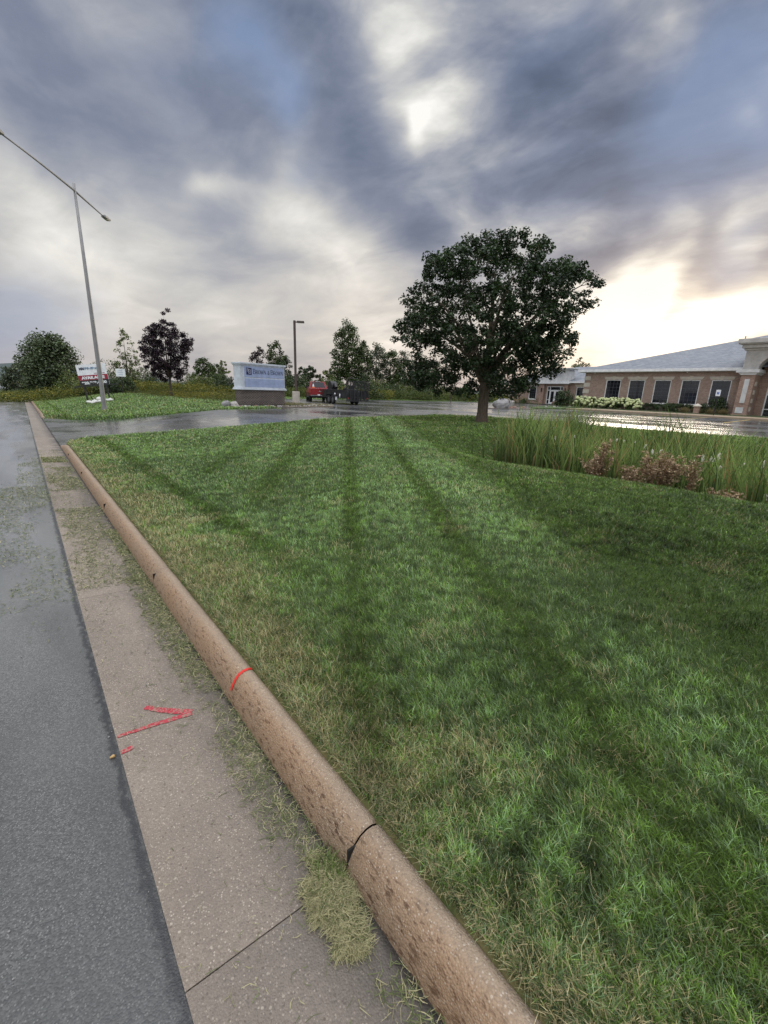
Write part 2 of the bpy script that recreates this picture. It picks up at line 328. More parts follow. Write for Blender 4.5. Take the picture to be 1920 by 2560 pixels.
M_signframe = mat('sign_frame_paint', (0.62, 0.66, 0.72), 0.5)
M_navy = mat('navy_paint', (0.022, 0.022, 0.10), 0.45)
M_ink = mat('dark_lettering', (0.035, 0.045, 0.085), 0.5)
M_black = mat('black_metal', (0.014, 0.014, 0.016), 0.45)
M_rubber = mat('black_rubber', (0.018, 0.018, 0.018), 0.8)
M_red = mat('red_car_paint', (0.24, 0.010, 0.014), 0.22)
M_signred = mat('sign_red', (0.30, 0.010, 0.035), 0.5)
M_signwhite = mat('sign_white', (0.82, 0.84, 0.88), 0.45)
M_paintred = mat('red_spray_paint', (0.52, 0.035, 0.05), 0.7)
M_bronze = mat('dark_bronze_pole', (0.085, 0.060, 0.052), 0.5)
M_steel = mat('galvanised_pole', (0.24, 0.235, 0.235), 0.45)
M_chrome = mat('chrome', (0.55, 0.55, 0.55), 0.25, 0.9)
M_rock = mat('grey_rock', (0.26, 0.25, 0.25), 0.9)
M_rock2 = mat('pale_rock', (0.40, 0.37, 0.35), 0.9)
M_rock3 = mat('brown_rock', (0.24, 0.15, 0.12), 0.9)
M_bag = mat('white_sandbag', (0.66, 0.66, 0.62), 0.8)
M_yellow = mat('yellow_line_paint', (0.55, 0.40, 0.13), 0.6)
M_orange = mat('orange_plastic', (0.75, 0.16, 0.03), 0.5)
M_fluff = mat('cattail_fluff', (0.66, 0.62, 0.52), 0.95)
M_stem = mat('reed_stem', (0.16, 0.20, 0.06), 0.7)
M_tail = mat('tail_light', (0.30, 0.02, 0.02), 0.3)
M_blue = mat('blue_symbol', (0.06, 0.14, 0.45), 0.5)
M_crack = mat('open_joint', (0.010, 0.009, 0.008), 0.95)
M_lampglass = mat('lens', (0.45, 0.42, 0.38), 0.4)
M_mesh = mat('dark_expanded_metal', (0.02, 0.02, 0.022), 0.6)

# ------------------------------------------------------------------ object helpers
def tag(o, label=None, cat=None, group=None, kind=None):
    if label: o['label'] = label
    if cat: o['category'] = cat
    if group: o['group'] = group
    if kind: o['kind'] = kind
    return o
def thing(name, loc, label, cat, group=None, rz=0.0):
    o = bpy.data.objects.new(name, None); COL.objects.link(o); o.location = loc; o.rotation_euler = (0, 0, rz)
    o.empty_display_size = 0.2
    return tag(o, label, cat, group)
class MB:
    def __init__(s): s.v = []; s.f = []; s.mi = []; s.cur = 0
    def quad(s, a, b, c, d):
        i = len(s.v); s.v += [tuple(a), tuple(b), tuple(c), tuple(d)]; s.f.append((i, i + 1, i + 2, i + 3)); s.mi.append(s.cur)
    def poly(s, pts):
        i = len(s.v); s.v += [tuple(p) for p in pts]; s.f.append(tuple(range(i, i + len(pts)))); s.mi.append(s.cur)
    def box(s, x0, x1, y0, y1, z0, z1, T=None):
        P = [Vector(p) for p in [(x0, y0, z0), (x1, y0, z0), (x1, y1, z0), (x0, y1, z0), (x0, y0, z1), (x1, y0, z1), (x1, y1, z1), (x0, y1, z1)]]
        if T is not None: P = [T @ p for p in P]
        i = len(s.v); s.v += [tuple(p) for p in P]
        for f in [(0, 3, 2, 1), (4, 5, 6, 7), (0, 1, 5, 4), (1, 2, 6, 5), (2, 3, 7, 6), (3, 0, 4, 7)]:
            s.f.append(tuple(i + k for k in f)); s.mi.append(s.cur)
    def prism(s, pts, axis, a, b):    # pts 2D polygon extruded along axis ('x','y','z') from a to b
        def mk(p, t): return {'x': (t, p[0], p[1]), 'y': (p[0], t, p[1]), 'z': (p[0], p[1], t)}[axis]
        n = len(pts); i = len(s.v); s.v += [mk(p, a) for p in pts] + [mk(p, b) for p in pts]
        s.f.append(tuple(i + k for k in range(n))[::-1]); s.f.append(tuple(i + n + k for k in range(n)))
        for k in range(n): s.f.append((i + k, i + (k + 1) % n, i + n + (k + 1) % n, i + n + k))
        s.mi += [s.cur] * (n + 2)
    def tube(s, pts, rad, seg=8, cap=True):
        pts = [Vector(p) for p in pts]; n = len(pts); rings = []
        if not hasattr(rad, '__len__'): rad = [rad] * n
        up = Vector((0, 0, 1)); ref = None
        for i in range(n):
            d = (pts[min(i + 1, n - 1)] - pts[max(i - 1, 0)]); d = d.normalized() if d.length > 1e-9 else Vector((0, 0, 1))
            if ref is None: ref = d.orthogonal().normalized()
            ref = (ref - d * ref.dot(d)); ref = ref.normalized() if ref.length > 1e-6 else d.orthogonal().normalized()
            b = d.cross(ref); st = len(s.v)
            for k in range(seg):
                a = 2 * math.pi * k / seg
                s.v.append(tuple(pts[i] + (ref * math.cos(a) + b * math.sin(a)) * rad[i]))
            rings.append(st)
        for i in range(n - 1):
            for k in range(seg):
                s.f.append((rings[i] + k, rings[i] + (k + 1) % seg, rings[i + 1] + (k + 1) % seg, rings[i + 1] + k)); s.mi.append(s.cur)
        if cap:
            s.f.append(tuple(rings[0] + k for k in range(seg))[::-1]); s.f.append(tuple(rings[-1] + k for k in range(seg))); s.mi += [s.cur] * 2
    def blob(s, c, r, seed=0, sub=2, amp=0.18, flat=1.0, sx=1, sy=1):
        rr = random.Random(seed); 
        nlat, nlon = 6 * sub // 2 + 2, 10 * sub // 2 + 2
        i0 = len(s.v); ph = [rr.uniform(0, 6.28) for _ in range(6)]
        for a in range(nlat + 1):
            th = math.pi * a / nlat
            for b in range(nlon):
                p = 2 * math.pi * b / nlon
                k = 1 + amp * (math.sin(2 * th + 2 * p + ph[0]) * .5 + math.sin(3 * p + ph[1]) * math.sin(th) * .4 + math.sin(4 * th + ph[2] + p) * .3 + rr.uniform(-.25, .25) * (0 < a < nlat))
                s.v.append((c[0] + r * sx * k * math.sin(th) * math.cos(p), c[1] + r * sy * k * math.sin(th) * math.sin(p), c[2] + r * flat * k * math.cos(th)))
        for a in range(nlat):
            for b in range(nlon):
                s.f.append((i0 + a * nlon + b, i0 + a * nlon + (b + 1) % nlon, i0 + (a + 1) * nlon + (b + 1) % nlon, i0 + (a + 1) * nlon + b)[::-1]); s.mi.append(s.cur)
    def build(s, name, m, parent=None, smooth=False, bevel=0.0):
        me = bpy.data.meshes.new(name); off = Vector((0, 0, 0))
        me.from_pydata(s.v, [], s.f)
        for k in (m if isinstance(m, (list, tuple)) else [m]): me.materials.append(k)
        if any(s.mi): me.polygons.foreach_set('material_index', s.mi)
        if smooth: me.polygons.foreach_set('use_smooth', [True] * len(me.polygons))
        me.update(); me.validate()
        o = bpy.data.objects.new(name, me); COL.objects.link(o)
        if parent is not None: o.parent = parent
        if bevel:
            md = o.modifiers.new('b', 'BEVEL'); md.width = bevel; md.segments = 2; md.limit_method = 'ANGLE'; md.angle_limit = R(35)
        return o
def shift(mb, d):
    mb.v = [(a + d[0], b + d[1], c + d[2]) for a, b, c in mb.v]; return mb
def np_mesh(name, V, F, m, colors=None, parent=None):
    me = bpy.data.meshes.new(name); V = np.asarray(V, np.float32); nv = len(V)
    me.vertices.add(nv); me.vertices.foreach_set('co', V.ravel())
    tot = sum(f.size for f in F); npol = sum(len(f) for f in F)
    me.loops.add(tot); me.polygons.add(npol)
    me.loops.foreach_set('vertex_index', np.concatenate([f.ravel() for f in F]).astype(np.int32))
    starts = []; p = 0
    for f in F: starts.append(p + np.arange(len(f)) * f.shape[1]); p += f.size
    me.polygons.foreach_set('loop_start', np.concatenate(starts).astype(np.int32))
    me.materials.append(m); me.update(calc_edges=True)
    if colors is not None:
        a = me.color_attributes.new('Col', 'FLOAT_COLOR', 'POINT')
        c = np.ones((nv, 4), np.float32); c[:, :3] = colors; a.data.foreach_set('color', c.ravel())
    o = bpy.data.objects.new(name, me); COL.objects.link(o)
    if parent is not None: o.parent = parent
    return o

# ------------------------------------------------------------------ terrain heights
def sst(t): t = np.clip(t, 0, 1); return t * t * (3 - 2 * t)
def road_z(y): return -0.0138 * np.clip(y, -40, 140)
LOT = 0.35
def drive_z(x, y):
    r = road_z(y); return r + (LOT - r) * sst((x - 0.75) / 8.5)
NEAR = [(0.66, 15.7), (1.2, 16.9), (2.6, 17.2), (4.8, 16.6), (7.7, 16.1), (12.6, 17.4), (18.2, 18.2), (20.2, 16.6), (20.9, 13.8), (20.6, 9.7), (20.8, 6.5), (21.9, 3.5), (22.5, -14)]
POLY = NEAR + [(43, -14), (43, 24.5), (47.5, 27.5), (58.6, 32), (58.6, 41), (57, 46), (46, 45.5), (38, 47.5), (20, 46.5), (16.6, 45), (15.4, 38), (15.0, 31), (13.6, 30.6), (12.4, 25.6), (9.2, 24.9), (6.6, 24.4), (3.6, 25.4), (1.7, 28.2), (0.66, 31.9)]
def sdf(x, y, poly=POLY):     # negative inside
    x = np.asarray(x, float); y = np.asarray(y, float)
    d = np.full(x.shape, 1e9); ins = np.zeros(x.shape, bool); n = len(poly)
    for i in range(n):
        ax, ay = poly[i]; bx, by = poly[(i + 1) % n]
        ex, ey = bx - ax, by - ay; wx, wy = x - ax, y - ay
        t = np.clip((wx * ex + wy * ey) / (ex * ex + ey * ey), 0, 1)
        d = np.minimum(d, (wx - ex * t) ** 2 + (wy - ey * t) ** 2)
        c = ((ay <= y) & (by > y)) | ((by <= y) & (ay > y))
        with np.errstate(divide='ignore', invalid='ignore'):
            xi = ax + (y - ay) / (by - ay if by != ay else 1e-9) * ex
        ins ^= c & (x < xi)
    d = np.sqrt(d); return np.where(ins, -d, d)
def lawn_z(x, y, s=None):
    x = np.asarray(x, float); y = np.asarray(y, float)
    if s is None: s = sdf(x, y)
    b = drive_z(x, y)
    up = 0.125 * (1 - sst((x - 0.8) / 7)) + 0.02
    z = b - 0.10 + (up + 0.10) * sst((s + 0.12) / 0.45)
    ditch = 1.30 * np.exp(-np.abs((x - 12.6) / 3.7) ** 3.2) * sst((10.8 - y) / 5.5)
    crest = 0.05 * np.exp(-((x - 6.5) / 2.2) ** 2) * sst((9 - y) / 4)
    und = 0.03 * np.sin(x * 0.9 + 1) * np.sin(y * 0.7) * sst((x - 1.5) / 3) * sst(s / 2)
    mound = 0.22 * np.exp(-((x - 7) / 5) ** 2 - ((y - 44) / 9) ** 2)
    z = z - ditch + crest + und + mound
    far = sst((np.hypot(x, y) - 90) / 300); z = z - far * 1.2
    return np.where(x < 0.79, road_z(y) - 0.14, z)
def LZ(x, y): return float(lawn_z(np.array([x]), np.array([y]))[0])

def axis(parts):
    out = []
    for a, b, st in parts: out += list(np.arange(a, b - 1e-6, st))
    return np.array(out + [parts[-1][1]])
gx = axis([(-3000, -400, 400), (-400, -60, 40), (-60, -8, 6), (-8, 0.4, 2.1), (0.4, 0.785, 0.385), (0.785, 0.80, 0.015), (0.80, 1.2, 0.1), (1.2, 24, 0.2), (24, 70, 1.0), (70, 160, 6), (160, 500, 50), (500, 3500, 500)])
gy = axis([(-600, -40, 70), (-40, -6, 3), (-6, 36, 0.25), (36, 70, 1.0), (70, 160, 6), (160, 500, 50), (500, 3500, 500)])
GX, GY = np.meshgrid(gx, gy, indexing='xy')
GZ = lawn_z(GX.ravel(), GY.ravel())
nx, ny = len(gx), len(gy); idx = np.arange(nx * ny).reshape(ny, nx)
Fg = np.stack([idx[:-1, :-1], idx[:-1, 1:], idx[1:, 1:], idx[1:, :-1]], -1).reshape(-1, 4)
o = np_mesh('lawn', np.stack([GX.ravel(), GY.ravel(), GZ], 1), [Fg], M_ground); tag(o, kind='structure')
o.data.polygons.foreach_set('use_smooth', [True] * len(o.data.polygons))

# street, gutter, kerb -------------------------------------------------------
ys = list(np.concatenate([np.arange(-30, 60, 1.0), np.arange(60, 400, 20)]))
mb = MB()
for a, b in zip(ys[:-1], ys[1:]):
    mb.quad((-9, a, road_z(a) + .05), (0.118, a, road_z(a) - 0.002), (0.118, b, road_z(b) - 0.002), (-9, b, road_z(b) + .05))
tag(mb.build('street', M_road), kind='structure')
JO = 0.96; JP = 3.04
segs = [JO + JP * k for k in range(-4, 30)]
mb = MB(); crk = MB()
for a in segs:
    b = a + JP; g2 = 0.004
    g2 = 0.0022; P0, P1 = a + g2, b - g2
    cs = [(0.116, -0.09), (0.116, 0.004), (0.30, -0.004), (0.55, -0.018), (0.665, -0.022), (0.70, -0.10)]
    n = len(cs); i = len(mb.v)
    for yy in (P0, P1): mb.v += [(x, yy, road_z(yy) + z) for x, z in cs]
    for k in range(n - 1): mb.f.append((i + k, i + k + 1, i + n + k + 1, i + n + k)); mb.mi.append(0)
    mb.f.append(tuple(i + k for k in range(n))); mb.f.append(tuple(i + n + k for k in range(n))[::-1]); mb.mi += [0, 0]
    yb = b; crk.box(0.12, 0.69, yb - 0.0038, yb + 0.0038, road_z(yb) - 0.10, road_z(yb) - 0.034)
tag(mb.build('gutter', M_gutter, smooth=False), kind='structure')
def kerb(name, y0, y1, ramp0=False, ramp1=False):
    mb = MB(); prof = [(0.652, -0.10), (0.658, -0.015), (0.668, 0.030), (0.682, 0.070), (0.700, 0.100), (0.722, 0.122), (0.748, 0.131), (0.775, 0.131), (0.800, 0.120), (0.818, 0.098), (0.826, 0.05), (0.828, -0.08)]
    n = len(prof)
    rk2 = random.Random(4)
    cuts = [y0] + [s for s in segs if y0 + .2 < s < y1 - .2] + [y1]
    for a, b in zip(cuts[:-1], cuts[1:]):
        a2, b2 = a + 0.003, b - 0.003; yy = [a2, a2 + .012] + list(np.linspace(a2 + .012, b2 - .012, 40 if b < 12 else 7)[1:-1]) + [b2 - .012, b2]
        i = len(mb.v)
        for q, y in enumerate(yy):
            end = 0.010 if q in (0, len(yy) - 1) else 0
            h = 1.0
            if ramp1: h = min(h, max(0.12, (y1 - y) / 1.1))
            if ramp0: h = min(h, max(0.12, (y - y0) / 1.1))
            wob = 0.0025 * math.sin(y * 7.3) + 0.002 * math.sin(y * 17.1) + rk2.uniform(-.0012, .0012)
            for (x, z) in prof: mb.v.append((x + (0.74 - x) * end * 1.2 + (wob if z > 0 else 0) + (rk2.uniform(-.0011, .0011) if z > 0 else 0), y, road_z(y) + (z * h if z > 0 else z) - (end if z > .03 else 0) + (rk2.uniform(-.0011, .0011) if z > .05 else 0)))
        for q in range(len(yy) - 1):
            for k in range(n - 1): mb.f.append((i + q * n + k, i + q * n + k + 1, i + (q + 1) * n + k + 1, i + (q + 1) * n + k)); mb.mi.append(0)
        mb.f.append(tuple(i + k for k in range(n))); mb.mi.append(0)
        L = i + (len(yy) - 1) * n; mb.f.append(tuple(L + k for k in range(n))[::-1]); mb.mi.append(0)
        crk.box(0.668, 0.815, b - 0.004, b + 0.004, road_z(b) - 0.08, road_z(b) + 0.085) if b < y1 - .1 else None
    return tag(mb.build(name, M_kerb, smooth=True), kind='structure')
kerb('kerb', -11.2, 15.9, ramp1=True); kerb('kerb', 31.4, 92, ramp0=True)
tag(crk.build('expansion_joint', M_crack), kind='structure')

# driveway and car park: one draped sheet ---------------------------------------
def drape(name, poly, m, off, step=0.5, zf=None):
    import bmesh
    bm = bmesh.new(); vs = [bm.verts.new((x, y, 0)) for x, y in poly]; bm.faces.new(vs)
    xs = [p[0] for p in poly]; yy = [p[1] for p in poly]
    def cut(lo, hi, st, no, lim):
        k = lo + st
        while k < hi:
            bmesh.ops.bisect_plane(bm, geom=bm.verts[:] + bm.edges[:] + bm.faces[:], plane_co=(k, k, 0), plane_no=no)
            k += st if k < lim else st * 8
    cut(min(xs), max(xs), step, (1, 0, 0), 12); cut(min(yy), max(yy), step, (0, 1, 0), 33)
    for v in bm.verts: v.co.z = float((zf or drive_z)(v.co.x, v.co.y)) + off
    bmesh.ops.recalc_face_normals(bm, faces=bm.faces[:])
    me = bpy.data.meshes.new(name); bm.to_mesh(me); bm.free()
    if me.polygons[0].normal.z < 0: me.flip_normals()
    me.materials.append(m); o = bpy.data.objects.new(name, me); COL.objects.link(o); return o
def smooth_poly(pts, it=2):
    for _ in range(it):
        q = []
        for i in range(len(pts)):
            a = pts[i]; b = pts[(i + 1) % len(pts)]
            if math.hypot(b[0] - a[0], b[1] - a[1]) > 14: q += [a, b] if not q or q[-1] != a else [b]; continue
            q += [(a[0] * .75 + b[0] * .25, a[1] * .75 + b[1] * .25), (a[0] * .25 + b[0] * .75, a[1] * .25 + b[1] * .75)]
        pts = q
    return pts
tag(drape('driveway', POLY, M_lot, 0.0), kind='structure')
def flat(name, poly, z, m, th=0.0, kind='structure'):
    mb = MB()
    if th: mb.prism(poly, 'z', z, z + th)
    else: mb.poly([(x, y, z) for x, y in poly])
    return tag(mb.build(name, m), kind=kind)
# concrete walk with its kerb along the building
flat('sidewalk', [(43.1, -14), (47.0, -14), (47.0, 24.0), (43.1, 24.0)], LOT - .1, mat('tan_walk', (0.34, 0.26, 0.18), 0.6), 0.22)
flat('planting_bed', [(47.003, 0), (50.9, 0), (50.9, 27.4), (47.5, 27.4), (47.003, 24)], LOT, mat('bed_turf', (0.05, 0.075, 0.025), 0.9), 0.16)
flat('entrance_walk', [(58.6, 32), (59.9, 32), (59.9, 41), (58.6, 41)], LOT - .1, M_conc, 0.2)
# parking stripes
for k in range(7):
    y = 14.4 - k * 2.72
    mb = MB(); mb.quad((34.0, y - .06 - .6, LOT + .005), (42.9, y - .06, LOT + .005), (42.9, y + .06, LOT + .005), (34.0, y + .06 - .6, LOT + .005))
    tag(mb.build('parking_line', M_yellow), kind='structure')
# ------------------------------------------------------------------ spray paint marks
def stroke(name, pts, w, zf, label):
    mb = MB(); n = len(pts); rr = random.Random(3)
    # densify
    P = []
    for (a, b) in zip(pts[:-1], pts[1:]):
        for t in np.linspace(0, 1, 7)[:-1]: P.append((a[0] + (b[0] - a[0]) * t, a[1] + (b[1] - a[1]) * t))
    P.append(pts[-1])
    L = []
    for i, p in enumerate(P):
        q = P[min(i + 1, len(P) - 1)]; r0 = P[max(i - 1, 0)]; dx, dy = q[0] - r0[0], q[1] - r0[1]; l = math.hypot(dx, dy) or 1
        ww = (w if not hasattr(w, '__len__') else w[0] + (w[1] - w[0]) * i / (len(P) - 1)) / 2
        a = ww * rr.uniform(.82, 1.18); b = ww * rr.uniform(.82, 1.18)
        p1 = (p[0] - dy / l * a, p[1] + dx / l * a); p2 = (p[0] + dy / l * b, p[1] - dx / l * b)
        L.append(((p1[0], p1[1], zf(*p1)), (p2[0], p2[1], zf(*p2))))
    for a, b in zip(L[:-1], L[1:]): mb.quad(a[0], a[1], b[1], b[0])
    return mb
def pan_z(x, y): return road_z(y) + np.interp(x, [0.116, 0.30, 0.55, 0.665], [0.004, -0.004, -0.018, -0.022]) + 0.0035
def spray_mat():
    m = bpy.data.materials.new('spray'); m.use_nodes = True; g = NT(m.node_tree); b = g.N['Principled BSDF']
    p = g.n('ShaderNodeNewGeometry', out=0)
    vo = g.n('ShaderNodeTexVoronoi', {'Vector': p, 'Scale': 110.0}, out=None)
    rc = g.n('ShaderNodeSeparateColor', {0: vo.outputs['Color']}, out=None)
    n = g.noise(p, 60, 4, 0.7)
    c = g.mix(g.mr(n, 0.35, 0.65), (0.32, 0.025, 0.035), (0.44, 0.05, 0.065))
    c = g.mix(g.m('MULTIPLY', g.m('GREATER_THAN', rc.outputs[0], 0.62), 0.7), c, (0.30, 0.21, 0.165))
    g.L.new(c, b.inputs['Base Color']); b.inputs['Roughness'].default_value = 0.7
    bp = g.n('ShaderNodeBump', {'Height': vo.outputs['Distance'], 'Strength': 0.4, 'Distance': 0.004}); g.L.new(bp, b.inputs['Normal'])
    return m
M_spray = spray_mat()
tag(stroke('a', [(0.122, 2.155), (0.28, 2.145), (0.462, 2.128)], (0.020, 0.034), pan_z, '').build('shaft', M_spray), None)
ar = thing('spray_painted_arrow', (0.3, 2.15, 0), 'red spray painted arrow on the gutter pan pointing at the kerb', 'paint mark')
sh = bpy.data.objects['shaft']; sh.parent = ar; sh.location = (-0.3, -2.15, 0)
bb = stroke('b', [(0.275, 2.31), (0.34, 2.235), (0.462, 2.135)], (0.032, 0.042), pan_z, '').build('barb', M_spray, ar); bb.location = (-0.3, -2.15, 0.0008)
tag(stroke('c', [(0.120, 2.035), (0.145, 2.035), (0.172, 2.042)], (0.03, 0.026), pan_z, '').build('spray_painted_dash', M_spray), 'short red spray painted dash at the asphalt edge below the arrow', 'paint mark')
mb = MB(); prof = [(0.672, 0.045), (0.682, 0.070), (0.700, 0.100), (0.722, 0.122), (0.748, 0.131), (0.775, 0.131), (0.800, 0.120)]
for (a, b) in zip(prof[:-1], prof[1:]):
    def pp(p, y): 
        k = 0.004; dx, dz = p[0] - 0.745, p[1] - 0.03; l = math.hypot(dx, dz); return (p[0] + dx / l * k, y + (p[0] - .74) * .10, road_z(y) + p[1] + dz / l * k)
    mb.quad(pp(a, 2.108), pp(b, 2.108), pp(b, 2.128), pp(a, 2.128))
tag(mb.build('painted_kerb_stripe', mat('bright_red_spray', (0.66, 0.03, 0.02), 0.6)), 'bright red painted stripe across the rounded kerb top', 'paint mark')

# ------------------------------------------------------------------ grass
def hsh(x, y, s):
    v = np.sin(x * 12.9898 * s + y * 78.233 * s) * 43758.5453; return v - np.floor(v)
def vnoise(x, y, sc, seed=0):
    x = x * sc + seed * 17.3; y = y * sc + seed * 5.1
    xi, yi = np.floor(x), np.floor(y); fx, fy = x - xi, y - yi; fx = fx * fx * (3 - 2 * fx); fy = fy * fy * (3 - 2 * fy)
    def h(a, b): v = np.sin(a * 127.1 + b * 311.7 + seed) * 43758.5453; return v - np.floor(v)
    return (h(xi, yi) * (1 - fx) + h(xi + 1, yi) * fx) * (1 - fy) + (h(xi, yi + 1) * (1 - fx) + h(xi + 1, yi + 1) * fx) * fy
def fbm(x, y, sc, seed=0): return (vnoise(x, y, sc, seed) + .5 * vnoise(x, y, sc * 2.1, seed + 1) + .25 * vnoise(x, y, sc * 4.3, seed + 2)) / 1.75
def stripe(x, y):      # narrow darker mower tracks between lighter swaths
    c = x * math.cos(R(34)) - y * math.sin(R(34)) + .10 * (fbm(x, y, .5, 31) - .5)
    def tr(v, m, w): return np.exp(-((v - m) / w) ** 2)
    a = .55 - 1.25 * tr(c, .08, .12) - 1.15 * tr(c, 1.18, .14) - 1.0 * tr(c, -1.28, .22) - .7 * tr(c, -2.6, .25) - .8 * tr(c, 2.55, .3) + .7 * tr(c, 1.68, .18) + .4 * tr(c, .6, .2) - .55 * sst((c - 2.1) / .5) - .6 * tr(c, 3.9, .4)
    b = .45 - 1.1 * tr(x, 1.66, .13) + .5 * tr(x, 2.15, .2) - .5 * tr(x, 2.9, .2)
    k = sst((2.6 - x) / 0.7) * sst((y - 2) / 2); return np.clip(a * (1 - k) + b * k, -1.2, 1.1)
def blades(name, x, y, z, h, w, azi, lean, col, m, curl=0.5, tipcol=1.25, parent=None):
    n = len(x); up = np.cos(lean); ho = np.sin(lean)
    dx, dy = np.cos(azi), np.sin(azi)
    ang = rng.uniform(0, np.pi, n); sx, sy = np.cos(ang), np.sin(ang)
    b = np.stack([x, y, z], 1); side = np.stack([sx, sy, np.zeros(n)], 1) * (w / 2)[:, None]
    m1 = b + np.stack([dx * ho * h * .42, dy * ho * h * .42, up * h * .55], 1)
    l2 = lean + curl * rng.uniform(.2, 1.3, n)
    tip = m1 + np.stack([dx * np.sin(l2) * h * .5, dy * np.sin(l2) * h * .5, np.cos(l2) * h * .45], 1)
    V = np.empty((n, 5, 3)); V[:, 0] = b - side; V[:, 1] = b + side; V[:, 2] = m1 + side * .8; V[:, 3] = m1 - side * .8; V[:, 4] = tip
    C = np.empty((n, 5, 3)); C[:, 0:2] = col[:, None] * .45; C[:, 2:4] = col[:, None]; C[:, 4] = col * tipcol  # feet darkened in colour, painted shade between the blades
    i = np.arange(n)[:, None] * 5
    return np_mesh(name, V.reshape(-1, 3), [i + np.array([[0, 1, 2, 3]]), i + np.array([[3, 2, 4]])], m, np.clip(C.reshape(-1, 3), 0, .9), parent)
def grass_zone(n, r0, r1, pw, h0, w0, a0=-25, a1=112):
    u = rng.random(n); p = 2 - pw
    r = (r0 ** p + u * (r1 ** p - r0 ** p)) ** (1 / p)
    a = R(a0) + rng.random(n) * R(a1 - a0)      # bearing measured from +Y toward +X
    x = r * np.sin(a); y = r * np.cos(a)
    k = (x > 0.805) & (y < 60) & (y > -6); x, y, r = x[k], y[k], r[k]
    s = sdf(x, y); k = s > 0.02; x, y, r, s = x[k], y[k], r[k], s[k]
    trunk = np.hypot(x - MAPLE[0], y - MAPLE[1]); k = (trunk > .45 + .25 * rng.random(len(x)))
    bed = (x > 9.2) & (x < 16.0) & (y < np.minimum(8.2, .72 * x)); k &= ~(bed & (rng.random(len(x)) < .8))
    x, y, r = x[k], y[k], r[k]; n = len(x); z = lawn_z(x, y) - 0.006
    st = stripe(x, y); near = sst((2.0 - x + .6 * (fbm(x, y, 3.2, 4) - .5)) / 1.2)
    dryn = fbm(x, y, 2.3, 9); dry = np.clip(near * np.clip(1.3 - r / 22, .25, 1) + (dryn - .60) * 2.4, 0, 1)
    clump = fbm(x, y, 9.0, 2); fine = fbm(x, y, 30.0, 3)
    tall = 0.55 + 0.95 * clump
    amp_ = .4 + .9 * fbm(x, y, .8, 21)
    h = h0 * tall * rng.uniform(.55, 1.25, n) * np.where(x < .95, 1.2, 1); w = w0 * rng.uniform(.6, 1.3, n) * np.clip(r / 3.0, 1, 9) ** .85
    h = h * np.clip(r / 14, 1, 1.5)
    g0 = np.array([0.085, 0.135, 0.024]); g1 = np.array([0.175, 0.290, 0.065]); gb = np.array([0.165, 0.240, 0.125]); d = np.array([0.56, 0.47, 0.28]); br = np.array([0.24, 0.25, 0.13])
    t = rng.random(n)[:, None]; col = g0 * (1 - t) + g1 * t
    bl = (rng.random(n) < .25 + .25 * st)[:, None]; col = np.where(bl, gb * (0.8 + .5 * t), col)
    col = col * (0.62 + 0.75 * fbm(x, y, 1.1, 5))[:, None] * np.clip(-.05 + 2.1 * fbm(x, y, 13., 6), .2, 2)[:, None] * (0.45 + 1.1 * fine)[:, None] * rng.choice([.55, .85, 1.1, 1.7], n, p=[.2, .35, .35, .1])[:, None]  # wide clump contrast paints dark gaps and pale sheen into the blades
    isd = rng.random(n) < (0.035 + 0.56 * dry); dc = np.where((rng.random(n) < .24)[:, None], br, d) * rng.uniform(.55, 1.1, n)[:, None]
    col = np.where(isd[:, None], dc, col)
    col *= 1.16 * (1 + 0.26 * st * (.5 + amp_ * .6))[:, None] * (1 - .36 * sst((x - 2.2) / 1.5) * sst((4.5 - y) / 3))[:, None] * (1 - .18 * sst((4.2 - r) / 2.2))[:, None]  # stripe sheen painted into the blade colour; grass also darkened near the viewer
    # mower stripes: blades pushed away from (light) or toward (dark) the viewer
    base = np.where(x < 2.3, np.pi / 2, np.pi / 2 - R(34)); azi = np.where(st > 0, base, base + np.pi) + rng.normal(0, .8, n); azi = np.where(rng.random(n) < .30 * amp_ + .10, azi, rng.uniform(0, 2 * np.pi, n))
    nr = (rng.random(n) < .35 * sst((4.5 - r) / 2)); azi = np.where(nr, R(112) + rng.normal(0, .45, n), azi); azi = np.where((x < 1.3) & (rng.random(n) < .7), rng.uniform(0, 2 * np.pi, n), azi)
    lean = np.abs(rng.normal(.50, .32, n)) 
    return x, y, z, h, w, azi, lean, col
MAPLE = (16.3, 13.1)
P_ = [grass_zone(345000, 0.72, 5.5, 1.75, 0.056, 0.0030, 0, 112), grass_zone(300000, 4.5, 12.5, 1.8, 0.055, 0.0034, -5, 98), grass_zone(260000, 11, 26, 1.9, 0.055, 0.0046, 0, 92), grass_zone(150000, 25, 60, 1.9, 0.075, 0.006, 0, 55)]
A = [np.concatenate(q) for q in zip(*P_)]
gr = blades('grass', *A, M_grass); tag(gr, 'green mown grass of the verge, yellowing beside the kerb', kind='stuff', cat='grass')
# long straw blades flopping over the kerb back
n = 15000; yy = -0.1 + (rng.random(n) ** 1.9) * 15; xx = 0.824 + np.abs(rng.normal(0, .045, n)); zz = lawn_z(xx, yy)
d_ = np.array([0.46, 0.39, 0.23]); tt = rng.random(n)[:, None]; cc = np.where(rng.random(n)[:, None] < .5, d_ * (.6 + .5 * tt), np.array([0.09, 0.15, .05]) * (.7 + .6 * tt))
tag(blades('edge_grass', xx, yy, zz, rng.uniform(.04, .085, n), rng.uniform(.0018, .0035, n) * np.clip(yy / 3, 1, 3), np.pi + rng.normal(0, 1.1, n), rng.uniform(.5, 1.2, n), cc, M_grass, curl=.9), 'straw coloured grass blades hanging over the back of the kerb', kind='stuff', cat='grass')
